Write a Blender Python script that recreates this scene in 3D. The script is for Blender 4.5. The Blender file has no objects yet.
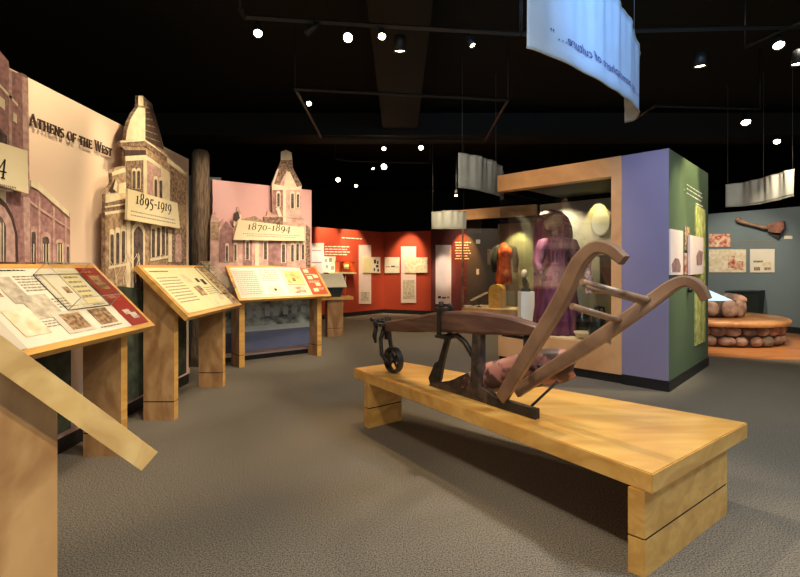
import bpy, bmesh, math, random
from mathutils import Vector, Matrix
random.seed(7)
SC = bpy.context.scene
COL = SC.collection
F, CX, HY, EYE = 460.0, 400.0, 267.0, 1.4      # lens in pixels, centre column, horizon row, eye height
R = math.radians

# ------------------------------------------------------------------ camera
cam = bpy.data.cameras.new('camera'); camo = bpy.data.objects.new('camera', cam); COL.objects.link(camo)
camo.location = (0, 0, EYE); camo.rotation_euler = (R(90), 0, 0)
cam.sensor_width = 36; cam.lens = F/800*36; cam.shift_y = -(288.5-HY)/800; cam.clip_start = .02
SC.camera = camo
SC.view_settings.view_transform = 'Standard'; SC.view_settings.look = 'None'
SC.view_settings.exposure = .6; SC.view_settings.gamma = 1; SC.view_settings.use_curve_mapping = False

# ------------------------------------------------------------------ measuring helpers (real positions from measured sight lines)
def ray(px, py): return Vector(((px-CX)/F, 1, -(py-HY)/F))
class Plane:
    def __init__(s, p, n): s.p = Vector((p[0], p[1], 0)); s.n = Vector((n[0], n[1], 0)).normalized()
    def hit(s, px, py, off=0):
        d = ray(px, py); o = Vector((0, 0, EYE))
        t = ((s.p + s.n*off) - o).dot(s.n)/d.dot(s.n)
        return o + d*t
def at(px, py, Y): return Vector(((px-CX)/F*Y, Y, EYE-(py-HY)/F*Y))
def ground(px, py, z=0):
    Y = (EYE-z)*F/(py-HY); return Vector(((px-CX)/F*Y, Y, z))

# ------------------------------------------------------------------ materials
M = {}
def hexc(r, g, b):
    f = lambda c: (c/255/12.92) if c/255 <= .04045 else ((c/255+.055)/1.055)**2.4
    return (f(r), f(g), f(b), 1)
def mat(name, rgb, rough=.6, var=.0, scale=8, stretch=(1, 1, 1), rgb2=None, metal=0, bump=0, detail=4, spec=.5, coat=0):
    m = bpy.data.materials.new(name); m.use_nodes = True; nt = m.node_tree; N = nt.nodes; L = nt.links
    b = N['Principled BSDF']; c = hexc(*rgb)
    b.inputs['Base Color'].default_value = c; b.inputs['Roughness'].default_value = rough
    b.inputs['Metallic'].default_value = metal; b.inputs['Specular IOR Level'].default_value = spec
    b.inputs['Coat Weight'].default_value = coat; b.inputs['Coat Roughness'].default_value = .15
    tc = N.new('ShaderNodeTexCoord'); mp = N.new('ShaderNodeMapping'); mp.inputs['Scale'].default_value = stretch
    L.new(tc.outputs['Object'], mp.inputs['Vector'])
    nz = N.new('ShaderNodeTexNoise'); nz.inputs['Scale'].default_value = scale; nz.inputs['Detail'].default_value = detail
    L.new(mp.outputs['Vector'], nz.inputs['Vector'])
    cr = N.new('ShaderNodeValToRGB')
    if rgb2: c2 = hexc(*rgb2)
    else: c2 = tuple(max(0, x*(1-var)) for x in c[:3]) + (1,)
    cr.color_ramp.elements[0].position = .35; cr.color_ramp.elements[1].position = .65
    cr.color_ramp.elements[0].color = c2; cr.color_ramp.elements[1].color = c
    L.new(nz.outputs['Fac'], cr.inputs['Fac']); L.new(cr.outputs['Color'], b.inputs['Base Color'])
    if bump:
        bp = N.new('ShaderNodeBump'); bp.inputs['Strength'].default_value = bump; bp.inputs['Distance'].default_value = .01
        L.new(nz.outputs['Fac'], bp.inputs['Height']); L.new(bp.outputs['Normal'], b.inputs['Normal'])
    M[name] = m; return m
def glass(name, tint=(.93, .97, .95), refl=1.0, base=.0):
    m = bpy.data.materials.new(name); m.use_nodes = True; nt = m.node_tree; N = nt.nodes; L = nt.links
    N.remove(N['Principled BSDF']); out = N['Material Output']
    t = N.new('ShaderNodeBsdfTransparent'); t.inputs['Color'].default_value = (*tint, 1)
    g = N.new('ShaderNodeBsdfGlossy'); g.inputs['Roughness'].default_value = .01
    ge = N.new('ShaderNodeNewGeometry'); dt = N.new('ShaderNodeVectorMath'); dt.operation = 'DOT_PRODUCT'
    L.new(ge.outputs['Incoming'], dt.inputs[0]); L.new(ge.outputs['Normal'], dt.inputs[1])
    ab = N.new('ShaderNodeMath'); ab.operation = 'ABSOLUTE'; L.new(dt.outputs['Value'], ab.inputs[0])
    om = N.new('ShaderNodeMath'); om.operation = 'SUBTRACT'; om.inputs[0].default_value = 1; L.new(ab.outputs[0], om.inputs[1])
    pw = N.new('ShaderNodeMath'); pw.operation = 'POWER'; pw.inputs[1].default_value = 5; L.new(om.outputs[0], pw.inputs[0])
    fr = N.new('ShaderNodeMath'); fr.operation = 'MULTIPLY_ADD'; fr.inputs[1].default_value = .96; fr.inputs[2].default_value = .04   # reflectance of plain glass
    L.new(pw.outputs[0], fr.inputs[0])
    ma = N.new('ShaderNodeMath'); ma.operation = 'MULTIPLY_ADD'; ma.inputs[1].default_value = refl; ma.inputs[2].default_value = base; ma.use_clamp = True
    L.new(fr.outputs[0], ma.inputs[0])
    mx = N.new('ShaderNodeMixShader'); L.new(ma.outputs[0], mx.inputs['Fac'])
    L.new(t.outputs[0], mx.inputs[1]); L.new(g.outputs[0], mx.inputs[2]); L.new(mx.outputs[0], out.inputs['Surface'])
    M[name] = m; return m
def emit(name, rgb, s):
    m = bpy.data.materials.new(name); m.use_nodes = True; b = m.node_tree.nodes['Principled BSDF']
    b.inputs['Base Color'].default_value = (0, 0, 0, 1)
    b.inputs['Emission Color'].default_value = hexc(*rgb); b.inputs['Emission Strength'].default_value = s
    M[name] = m; return m

def maple(name, light, mid, dark, stretch, scale=5, rough=.42, coat=.15):
    m = mat(name, light, rough, rgb2=mid, scale=scale, stretch=stretch, coat=coat)
    nt = m.node_tree; N = nt.nodes; L = nt.links; b = N['Principled BSDF']; cr = N['Color Ramp']; mp = N['Mapping']
    n2 = N.new('ShaderNodeTexNoise'); n2.inputs['Scale'].default_value = scale*.35; n2.inputs['Detail'].default_value = 6
    n2.inputs['Distortion'].default_value = 1.6
    L.new(mp.outputs['Vector'], n2.inputs['Vector'])
    r2 = N.new('ShaderNodeValToRGB'); r2.color_ramp.elements[0].position = .38; r2.color_ramp.elements[1].position = .56
    r2.color_ramp.elements[0].color = (1, 1, 1, 1); r2.color_ramp.elements[1].color = (0, 0, 0, 1)
    L.new(n2.outputs['Fac'], r2.inputs['Fac'])
    mx = N.new('ShaderNodeMix'); mx.data_type = 'RGBA'; mx.inputs['B'].default_value = hexc(*dark)
    ml = N.new('ShaderNodeMath'); ml.operation = 'MULTIPLY'; ml.inputs[1].default_value = .7
    L.new(r2.outputs['Color'], ml.inputs[0]); L.new(ml.outputs[0], mx.inputs['Factor'])
    L.new(cr.outputs['Color'], mx.inputs['A']); L.new(mx.outputs['Result'], b.inputs['Base Color'])
    return m

def carpet_mat():
    m = mat('carpet', (152, 140, 122), .95, scale=135, detail=6, rgb2=(84, 77, 68), spec=.1)
    nt = m.node_tree; N = nt.nodes; L = nt.links; b = N['Principled BSDF']
    cr = N['Color Ramp']; cr.color_ramp.elements[0].position = .38; cr.color_ramp.elements[1].position = .62
    bp = N.new('ShaderNodeBump'); bp.inputs['Strength'].default_value = .1; bp.inputs['Distance'].default_value = .004
    L.new(N['Noise Texture'].outputs['Fac'], bp.inputs['Height']); L.new(bp.outputs['Normal'], b.inputs['Normal'])
    n2 = N.new('ShaderNodeTexNoise'); n2.inputs['Scale'].default_value = 1.3; n2.inputs['Detail'].default_value = 3
    L.new(N['Mapping'].outputs['Vector'], n2.inputs['Vector'])
    mx = N.new('ShaderNodeMix'); mx.data_type = 'RGBA'; mx.blend_type = 'MULTIPLY'
    r2 = N.new('ShaderNodeValToRGB'); r2.color_ramp.elements[0].color = (.82, .82, .84, 1); r2.color_ramp.elements[1].color = (1, 1, 1, 1)
    L.new(n2.outputs['Fac'], r2.inputs['Fac']); mx.inputs['Factor'].default_value = 1
    L.new(cr.outputs['Color'], mx.inputs['A']); L.new(r2.outputs['Color'], mx.inputs['B']); L.new(mx.outputs['Result'], b.inputs['Base Color'])
carpet_mat()
maple('maple_bench', (232, 182, 100), (220, 166, 84), (200, 142, 64), (1, 5, 5), 2.2, .3, .3)
maple('maple', (208, 164, 112), (192, 146, 96), (142, 96, 56), (2.2, 2.2, 1.0), 4.5, .45)
maple('maple_edge', (232, 182, 100), (220, 166, 86), (200, 142, 68), (1, 6, 6), 3, .4)
maple('maple_board', (220, 186, 128), (208, 170, 108), (180, 138, 82), (.8, 5, 5), 3, .45)
maple('maple_case', (226, 172, 118), (216, 160, 106), (196, 140, 90), (1.5, 1.5, 1.5), 2, .5)
maple('wood_floor', (206, 140, 84), (192, 124, 70), (160, 98, 54), (1, 7, 1), 3, .35)
maple('seat_wood', (214, 158, 104), (200, 142, 88), (170, 112, 64), (1, 1, 1), 6, .35)
mat('groove', (22, 16, 12), .8)
mat('ceiling_black', (34, 32, 24), .95, spec=.1)
mat('duct_black', (30, 29, 24), .8, spec=.2)
mat('track_metal', (26, 25, 22), .4)
mat('lamp_black', (26, 25, 24), .5)
mat('baseboard_black', (24, 23, 24), .5)
mat('mural_wall', (232, 204, 180), .85, var=.06, scale=1.2)
mat('mural_pink', (226, 178, 170), .85, var=.06, scale=1.5)
mat('mural_end', (120, 130, 128), .85, var=.1)
mat('trim_pink', (232, 196, 184), .7)
mat('navy', (88, 94, 124), .7, var=.1)
mat('red_wall', (178, 64, 34), .8, var=.12, scale=1.0)
mat('maroon_wall', (112, 50, 48), .8, var=.12)
mat('grey_wall', (92, 80, 72), .85, var=.1)
mat('slate_wall', (112, 126, 128), .85, var=.1, scale=1.5)
mat('purple_paint', (142, 132, 160), .75, var=.04, scale=2)
mat('green_paint', (84, 100, 70), .7, var=.08, scale=2)
mat('case_back', (134, 130, 108), .8, var=.1)
mat('case_deck', (216, 190, 150), .7, var=.05)
mat('black', (12, 11, 11), .7)
mat('ink', (34, 26, 20), .7)
mat('ink_soft', (150, 136, 118), .8)
mat('ink_white', (240, 232, 210), .7)
mat('ink_blue', (44, 48, 130), .7)
mat('sheet', (236, 226, 202), .45, var=.05, scale=4)
mat('sheet_grey', (214, 200, 178), .5, var=.05)
mat('sheet_red', (152, 42, 30), .5, var=.1)
mat('sheet_rust', (196, 84, 44), .5, var=.1)
mat('sheet_yellow', (240, 226, 172), .5, var=.05)
mat('photo_sepia', (214, 176, 130), .6, rgb2=(92, 60, 40), scale=26, detail=6)
mat('photo_grey', (216, 204, 180), .6, rgb2=(172, 156, 134), scale=18, detail=5)
mat('photo_dark', (190, 154, 112), .6, rgb2=(96, 70, 50), scale=34, detail=5)
mat('photo_red', (238, 214, 176), .6, rgb2=(186, 52, 30), scale=14, detail=5)
mat('photo_pink', (238, 214, 200), .6, rgb2=(234, 208, 202), scale=16, detail=6)
mat('photo_pale', (244, 232, 204), .6, rgb2=(222, 196, 150), scale=12, detail=5)
mat('photo_olive', (222, 218, 130), .6, rgb2=(150, 150, 76), scale=9, detail=5)
mat('bld_cream', (238, 220, 184), .75, var=.15, scale=14)
mat('bld_tan', (196, 166, 130), .75, rgb2=(140, 108, 84), scale=22, detail=6)
mat('bld_stone', (168, 138, 112), .75, rgb2=(84, 62, 50), scale=34, detail=8)
mat('bld_dark', (78, 56, 46), .75, var=.4, scale=20)
mat('bld_brick', (176, 130, 124), .75, rgb2=(136, 98, 96), scale=30, detail=6)
mat('bld_brick_light', (206, 170, 156), .75, rgb2=(172, 132, 122), scale=24, detail=6)
mat('bld_glass', (58, 44, 42), .6, rgb2=(110, 92, 84), scale=22)
mat('bld_green', (34, 44, 34), .75, rgb2=(72, 78, 60), scale=9, detail=6)
mat('bld_pink', (226, 186, 168), .75, rgb2=(190, 146, 130), scale=10, detail=6)
mat('bld_mauve', (176, 132, 124), .75, rgb2=(136, 96, 92), scale=14, detail=6)
mat('water_photo', (186, 192, 184), .7, rgb2=(56, 62, 58), scale=6, stretch=(1, 1, 1.4), detail=5)
mat('pale_band', (176, 182, 180), .7, var=.2, scale=6)
mat('sign_cream', (242, 224, 180), .6, var=.04)
mat('bark', (138, 116, 90), .95, rgb2=(84, 66, 50), scale=10, stretch=(6, 6, .6), bump=.8, detail=8)
mat('old_wood', (112, 78, 64), .5, rgb2=(80, 54, 46), scale=5, stretch=(1, 6, 6), detail=7, bump=.2, coat=.15)
mat('handle_wood', (152, 118, 92), .45, rgb2=(120, 90, 70), scale=6, stretch=(1, 1, 1), detail=6, bump=.15, coat=.15)
mat('iron', (58, 54, 50), .5, rgb2=(34, 30, 28), scale=20, metal=.4, detail=6)
mat('rust', (164, 108, 98), .5, rgb2=(72, 46, 40), scale=9, metal=.15, detail=3)
M['rust'].node_tree.nodes['Color Ramp'].color_ramp.elements[0].position = .44; M['rust'].node_tree.nodes['Color Ramp'].color_ramp.elements[1].position = .52
mat('landside_iron', (88, 72, 62), .55, rgb2=(46, 38, 34), scale=14, metal=.3, detail=7)
mat('steel_rod', (176, 144, 118), .4, rgb2=(120, 92, 72), scale=10, metal=.3)
mat('cloth_white', (206, 214, 226), .9, var=.06, scale=5)
mat('cloth_grey', (190, 190, 178), .95, var=.12, scale=6)
mat('hem', (176, 174, 160), .95, var=.1)
mat('wire', (110, 110, 104), .4)
mat('dress', (118, 48, 80), .7, rgb2=(80, 30, 56), scale=6, stretch=(6, 6, .6))
mat('skin_form', (128, 98, 82), .6, var=.1)
mat('bonnet', (120, 92, 74), .8, var=.2)
mat('white_paint', (232, 230, 222), .6)
mat('orange_cloth', (214, 96, 36), .75, rgb2=(130, 46, 20), scale=9)
mat('dark_cloth', (40, 44, 42), .8, var=.3, scale=8)
mat('dark_green', (36, 50, 46), .6, var=.2)
mat('bottle_dark', (30, 38, 32), .2)
mat('mirror_grey', (150, 152, 152), .3)
mat('vase_paint', (230, 214, 200), .4, rgb2=(160, 44, 50), scale=24)
mat('stone_a', (176, 142, 120), .85, rgb2=(110, 84, 70), scale=7, bump=.4, detail=6)
mat('stone_b', (200, 156, 130), .85, rgb2=(130, 96, 80), scale=7, bump=.4, detail=6)
mat('stone_c', (150, 130, 114), .85, rgb2=(92, 76, 66), scale=7, bump=.4, detail=6)
mat('mortar', (84, 66, 54), .95, var=.2)
mat('tool_blade', (168, 104, 76), .5, rgb2=(96, 60, 46), scale=8)
mat('brass', (190, 150, 80), .35, metal=.6)
glass('case_glass', (.975, .99, .98), 1.2, .01)
glass('acrylic', (.93, .93, .90), .9, .03)
emit('lamp_glow', (255, 236, 196), 22)
emit('lamp_glow_soft', (255, 240, 214), 14)
emit('blue_screen', (190, 226, 244), 1.1)

# ------------------------------------------------------------------ mesh builder
class MB:
    def __init__(s): s.v = []; s.f = []; s.m = []; s.mats = []; s.smooth = []
    def mi(s, name):
        if name not in s.mats: s.mats.append(name)
        return s.mats.index(name)
    def add(s, vs, fs, mat, smooth=False):
        o = len(s.v); s.v += [Vector(v) for v in vs]; k = s.mi(mat)
        for f in fs: s.f.append([o+i for i in f]); s.m.append(k); s.smooth.append(smooth)
        return s
    def box(s, lo, hi, mat, mtx=None):
        vs = [Vector((x, y, z)) for x in (lo[0], hi[0]) for y in (lo[1], hi[1]) for z in (lo[2], hi[2])]
        if mtx: vs = [mtx @ v for v in vs]
        return s.add(vs, [(0, 1, 3, 2), (4, 6, 7, 5), (0, 4, 5, 1), (2, 3, 7, 6), (0, 2, 6, 4), (1, 5, 7, 3)], mat)
    def bbox(s, lo, hi, mat, bev=.006, mtx=None):   # box with bevelled edges
        bm = bmesh.new(); bmesh.ops.create_cube(bm, size=1)
        for v in bm.verts: v.co = Vector([lo[i]+(v.co[i]+.5)*(hi[i]-lo[i]) for i in range(3)])
        bmesh.ops.bevel(bm, geom=bm.edges[:], offset=bev, segments=2, affect='EDGES', profile=.7)
        return s.take(bm, mat, mtx)
    def take(s, bm, mat, mtx=None, smooth=False):
        bm.verts.index_update(); vs = [(mtx @ v.co if mtx else v.co.copy()) for v in bm.verts]
        s.add(vs, [[v.index for v in f.verts] for f in bm.faces], mat, smooth); bm.free(); return s
    def prism(s, a, b, mat, side=None):       # a, b: matching rings of points
        n = len(a); s.add(list(a)+list(b), [list(range(n))[::-1], list(range(n, 2*n))], mat)
        s.add(list(a)+list(b), [(i, (i+1) % n, n+(i+1) % n, n+i) for i in range(n)], side or mat); return s
    def slab(s, poly, pl, o0, o1, mat, side=None):   # pixel outline standing on a plane, with thickness
        b = [pl.hit(x, y, o1) for x, y in poly]; return s.prism([p-pl.n*(o1-o0) for p in b], b, mat, side)
    def quad(s, pts, mat): return s.add(pts, [tuple(range(len(pts)))], mat)
    def tube(s, pts, rad, mat, seg=10, flat=1.0, cap=True, up=None):
        pts = [Vector(p) for p in pts]; n = len(pts); rr = rad if isinstance(rad, (list, tuple)) else [rad]*n
        rings = []; ref = Vector(up) if up else None
        for i, p in enumerate(pts):
            t = (pts[min(i+1, n-1)]-pts[max(i-1, 0)]).normalized()
            if ref is None: ref = Vector((0, 0, 1)) if abs(t.z) < .9 else Vector((1, 0, 0))
            a = t.cross(ref).normalized(); b = a.cross(t).normalized()
            if not up: ref = b
            rings.append([p + a*math.cos(2*math.pi*k/seg)*rr[i]*flat + b*math.sin(2*math.pi*k/seg)*rr[i] for k in range(seg)])
        vs = [v for r in rings for v in r]
        fs = [(i*seg+k, i*seg+(k+1) % seg, (i+1)*seg+(k+1) % seg, (i+1)*seg+k) for i in range(n-1) for k in range(seg)]
        s.add(vs, fs, mat, seg > 4)
        if cap: s.add(rings[0], [list(range(seg))[::-1]], mat); s.add(rings[-1], [list(range(seg))], mat)
        return s
    def lathe(s, prof, mat, c=(0, 0, 0), seg=24, mtx=None, wob=None):
        vs = []; fs = []; c = Vector(c)
        for i, (r, z) in enumerate(prof):
            for k in range(seg):
                a = 2*math.pi*k/seg; q = r*(wob(a, z) if wob else 1)
                v = Vector((q*math.cos(a), q*math.sin(a), z)); vs.append((mtx @ v if mtx else v)+c)
        for i in range(len(prof)-1):
            for k in range(seg): fs.append((i*seg+k, i*seg+(k+1) % seg, (i+1)*seg+(k+1) % seg, (i+1)*seg+k))
        s.add(vs, fs, mat, True)
        n = len(prof)-1
        if prof[0][0] > 1e-5: s.add(vs[:seg], [list(range(seg))[::-1]], mat)
        if prof[n][0] > 1e-5: s.add(vs[n*seg:], [list(range(seg))], mat)
        return s
    def ball(s, c, r, mat, sub=2, jit=0, sc=(1, 1, 1)):
        bm = bmesh.new(); bmesh.ops.create_icosphere(bm, subdivisions=sub, radius=1)
        for v in bm.verts:
            k = 1+random.uniform(-jit, jit)
            v.co = Vector((v.co.x*r*sc[0]*k+c[0], v.co.y*r*sc[1]*k+c[1], v.co.z*r*sc[2]*k+c[2]))
        return s.take(bm, mat, None, True)
    def build(s, name, parent=None, world=False):
        me = bpy.data.meshes.new(name); off = parent_loc(parent) if (parent is not None and world) else Vector((0, 0, 0))
        me.from_pydata([tuple(v-off) for v in s.v], [], s.f)
        for k in s.mats: me.materials.append(M[k])
        for p, k, sm in zip(me.polygons, s.m, s.smooth): p.material_index = k; p.use_smooth = sm
        me.update()
        bm = bmesh.new(); bm.from_mesh(me); bmesh.ops.remove_doubles(bm, verts=bm.verts, dist=1e-6)
        bmesh.ops.recalc_face_normals(bm, faces=bm.faces); bm.to_mesh(me); bm.free()
        o = bpy.data.objects.new(name, me); COL.objects.link(o)
        if parent is not None: o.parent = parent
        return o
def parent_loc(p):
    v = Vector((0, 0, 0))
    while p is not None: v += p.location; p = p.parent
    return v
def tag(o, label, cat, group=None):
    o['label'] = label; o['category'] = cat
    if group: o['group'] = group
    return o
def thing(name, label, cat, loc=(0, 0, 0), rz=0, group=None):
    o = bpy.data.objects.new(name, None); COL.objects.link(o); o.empty_display_size = .1
    o.location = loc; o.rotation_euler = (0, 0, rz); return tag(o, label, cat, group)
def single(name, mb, loc, label, cat, group=None):   # a one-mesh thing, built in world coordinates, origin at loc
    loc = Vector(loc); mb.v = [v-loc for v in mb.v]; o = mb.build(name); o.location = loc
    return tag(o, label, cat, group)
def struct(name, mb):
    o = mb.build(name); o['kind'] = 'structure'; return o

# ------------------------------------------------------------------ lettering: a small roman alphabet of strokes
def ring(cx, cy, rx, ry, wx, wy, n=20):
    o = [(cx+rx*math.cos(2*math.pi*k/n), cy+ry*math.sin(2*math.pi*k/n)) for k in range(n)]
    i = [(cx+(rx-wx)*math.cos(2*math.pi*k/n), cy+(ry-wy)*math.sin(2*math.pi*k/n)) for k in range(n)]
    return [[o[k], o[(k+1) % n], i[(k+1) % n], i[k]] for k in range(n)]
def st(x0, y0, x1, y1, w):
    L = math.hypot(x1-x0, y1-y0); a = -(y1-y0)/L*w/2; b = (x1-x0)/L*w/2
    return [[(x0+a, y0+b), (x1+a, y1+b), (x1-a, y1-b), (x0-a, y0-b)]]
def poly(pts, ws):
    q = []
    nrm = []
    for i in range(len(pts)):
        dx = pts[min(i+1, len(pts)-1)][0]-pts[max(i-1, 0)][0]; dy = pts[min(i+1, len(pts)-1)][1]-pts[max(i-1, 0)][1]
        l = math.hypot(dx, dy); nrm.append((-dy/l, dx/l))
    for i in range(len(pts)-1):
        a, b = pts[i], pts[i+1]; na, nb = nrm[i], nrm[i+1]; wa, wb = ws[i]/2, ws[i+1]/2
        q.append([(a[0]+na[0]*wa, a[1]+na[1]*wa), (b[0]+nb[0]*wb, b[1]+nb[1]*wb), (b[0]-nb[0]*wb, b[1]-nb[1]*wb), (a[0]-na[0]*wa, a[1]-na[1]*wa)])
    return q
def sf(x, y, w=.26): return st(x-w/2, y, x+w/2, y, .06)
def arc(cx, cy, rx, ry, a0, a1, n=10): return [(cx+rx*math.cos(R(a0+(a1-a0)*k/n)), cy+ry*math.sin(R(a0+(a1-a0)*k/n))) for k in range(n+1)]
G = {
 'A': (st(.08, 0, .42, 1, .07)+st(.42, 1, .82, 0, .15)+st(.2, .36, .62, .36, .06)+sf(.08, .03)+sf(.82, .03), .95),
 'T': (st(.4, 0, .4, 1, .15)+st(.03, .97, .77, .97, .06)+st(.05, .8, .05, .98, .05)+st(.75, .8, .75, .98, .05)+sf(.4, .03), .85),
 'H': (st(.15, 0, .15, 1, .14)+st(.7, 0, .7, 1, .14)+st(.15, .52, .7, .52, .06)+sf(.15, .03)+sf(.7, .03)+sf(.15, .97)+sf(.7, .97), .95),
 'E': (st(.15, 0, .15, 1, .14)+st(.04, .97, .62, .97, .06)+st(.15, .52, .5, .52, .06)+st(.04, .03, .65, .03, .06)+st(.61, .8, .61, .98, .05)+st(.64, 0, .64, .2, .05)+st(.5, .42, .5, .62, .05), .75),
 'F': (st(.15, 0, .15, 1, .14)+st(.04, .97, .62, .97, .06)+st(.15, .52, .5, .52, .06)+st(.61, .8, .61, .98, .05)+st(.5, .42, .5, .62, .05)+sf(.15, .03), .7),
 'N': (st(.12, 0, .12, 1, .07)+st(.75, 0, .75, 1, .07)+st(.12, 1, .75, 0, .15)+sf(.12, .03)+sf(.12, .97)+sf(.75, .97), .95),
 'O': (ring(.45, .5, .43, .52, .15, .06), .95),
 'S': (poly(arc(.3, .75, .22, .23, 20, 270, 10)+arc(.3, .27, .24, .25, 90, -160, 10)[1:], [.05, .06, .07, .08, .1, .11, .12, .12, .13, .14, .15, .14, .13, .12, .12, .11, .1, .08, .07, .06, .05]), .65),
 'W': (st(.05, 1, .32, 0, .14)+st(.32, 0, .55, 1, .07)+st(.55, 1, .82, 0, .14)+st(.82, 0, 1.1, 1, .07)+sf(.05, .97)+sf(.55, .97)+sf(1.1, .97), 1.2),
 '0': (ring(.32, .34, .3, .36, .12, .05), .7),
 '1': (st(.2, 0, .2, .7, .13)+st(.06, .6, .2, .68, .05)+sf(.2, .03, .34), .45),
 '8': (ring(.31, .72, .24, .28, .1, .05)+ring(.31, .24, .29, .28, .12, .05), .68),
 '7': (st(.04, .64, .6, .64, .1)+st(.57, .64, .2, -.3, .11)+st(.06, .5, .06, .68, .05), .62),
 '9': (ring(.3, .38, .28, .32, .12, .06)+poly([(.56, .4), (.55, .15), (.42, -.12), (.18, -.3)], [.13, .12, .09, .05]), .66),
 '4': (st(.46, -.3, .46, .72, .12)+st(.46, .7, .03, .06, .06)+st(.0, .05, .68, .05, .07)+sf(.46, -.28, .3), .72),
 '5': (poly([(.12, -.22), (.3, -.28), (.46, -.18), (.52, .02), (.46, .2), (.3, .3), (.12, .32)], [.05, .07, .1, .13, .12, .09, .06])+st(.12, .3, .16, .68, .07)+st(.14, .65, .54, .68, .09), .64),
 '-': (st(.06, .3, .4, .3, .09), .48), ' ': ([], .4),
}
def letters(mb, txt, org, ux, uy, n, h, mat, depth=.002, space=.06, shear=0, width=None, small=1.0):
    """set txt from org along ux with up uy, cap height h; small caps after the first letter of each word"""
    org, ux, uy, n = Vector(org), Vector(ux), Vector(uy), Vector(n)
    sizes = [1.0 if (i == 0 or txt[i-1] == ' ') and c.isalpha() else (small if c.isalpha() else 1.0) for i, c in enumerate(txt)]
    tot = sum((G[c][1]+space)*s for c, s in zip(txt, sizes)); kx = (width/(tot*h)) if width else 1
    x = 0
    for c, s in zip(txt, sizes):
        for q in G[c][0]:
            a = [org+ux*((x+(p[0]+p[1]*shear)*s)*h*kx)+uy*(p[1]*s*h) for p in q]
            mb.prism(a, [p+n*depth for p in a], mat)
        x += (G[c][1]+space)*s
    return mb
def text_mesh(mb, txt, mtx, size, mat, shear=0, align='LEFT', bend=None):
    cu = bpy.data.curves.new('t', 'FONT'); cu.body = txt; cu.size = size; cu.shear = shear; cu.align_x = align; cu.extrude = .0005; cu.resolution_u = 3
    o = bpy.data.objects.new('t', cu); COL.objects.link(o)
    dg = bpy.context.evaluated_depsgraph_get(); me = bpy.data.meshes.new_from_object(o.evaluated_get(dg))
    vs = [v.co.copy() for v in me.vertices]
    vs = [bend(v) if bend else mtx @ v for v in vs]
    mb.add(vs, [list(p.vertices) for p in me.polygons], mat)
    bpy.data.objects.remove(o); bpy.data.curves.remove(cu); bpy.data.meshes.remove(me); return mb
# ================================================================== THE ROOM
H = 2.7
fl = MB().quad([(-8, -3, 0), (14, -3, 0), (14, 20, 0), (-8, 20, 0)], 'carpet'); struct('floor', fl)
CZ = 4.7
struct('ceiling', MB().box((-8, -3, CZ), (14, 20, CZ+.1), 'ceiling_black'))
struct('wall_far', MB().box((-8, 19.9, 0), (14, 20, CZ), 'ceiling_black'))
struct('wall_west', MB().box((-8.1, -3, 0), (-8, 20, CZ), 'ceiling_black'))
struct('wall_east', MB().box((14, -3, 0), (14.1, 20, CZ), 'ceiling_black'))

W1 = Plane((-2.55, 0), (1, 0))
W2 = Plane((-2.34, 6.89), (.588, -.809))
def vwall(p0, p1, z0, z1, th, mat, n):    # upright slab between two floor points, front face on p0-p1
    a, b = Vector((p0[0], p0[1], 0)), Vector((p1[0], p1[1], 0)); n = Vector((n[0], n[1], 0)).normalized()
    pts = [a, b, b-n*th, a-n*th]; return MB().prism([p+Vector((0, 0, z0)) for p in pts], [p+Vector((0, 0, z1)) for p in pts], mat)
# left wall beside the reading desks, and its turn towards the red room
struct('wall_left', vwall((-2.55, -.5), (-2.55, 5.55), .18, H, .12, 'mural_wall', (1, 0)))
b = vwall((-2.54, -.5), (-2.54, 5.56), .12, .18, .12, 'trim_pink', (1, 0)); struct('trim_1', b)
struct('baseboard_left', vwall((-2.55, -.5), (-2.55, 5.55), 0, .12, .12, 'baseboard_black', (1, 0)))
struct('wall_left_return', vwall((-3.3, 6.76), (-2.72, 7.0), 0, 2.76, .06, 'mural_end', (.38, -.92)))
w2a = (-2.70, 6.628); w2b = (-1.45, 7.537)
struct('wall_left_angled', vwall(w2a, w2b, .14, 2.66, .12, 'mural_pink', (.588, -.809)))
struct('trim_2', vwall((w2a[0]+.006, w2a[1]-.008), (w2b[0]+.006, w2b[1]-.008), .07, .14, .12, 'trim_pink', (.588, -.809)))
struct('baseboard_left_angled', vwall(w2a, w2b, 0, .07, .12, 'baseboard_black', (.588, -.809)))
# red room
R1 = Plane((-.49, 14.0), (.724, -.69)); R2 = Plane((-.49, 14.0), (-.396, -.918)); R3 = Plane((.9, 13.4), (0, -1))
RH = 2.46
struct('wall_red_left', vwall((-3.6, 10.73), (-.49, 14.0), .12, RH, .1, 'red_wall', (.724, -.69)))
struct('baseboard_red_left', vwall((-3.6, 10.73), (-.49, 14.0), 0, .12, .1, 'baseboard_black', (.724, -.69)))
struct('wall_red_right', vwall((-.49, 14.0), (.9, 13.4), .12, RH, .1, 'red_wall', (-.396, -.918)))
struct('baseboard_red_right', vwall((-.49, 14.0), (.9, 13.4), 0, .12, .1, 'baseboard_black', (-.396, -.918)))
struct('wall_maroon', vwall((.9, 13.4), (1.95, 13.4), .12, 2.52, .1, 'maroon_wall', (0, -1)))
struct('wall_grey', vwall((1.95, 13.4), (4.6, 13.4), .12, 2.52, .1, 'grey_wall', (0, -1)))
struct('baseboard_maroon', vwall((.9, 13.4), (4.6, 13.4), 0, .12, .1, 'baseboard_black', (0, -1)))
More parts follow.
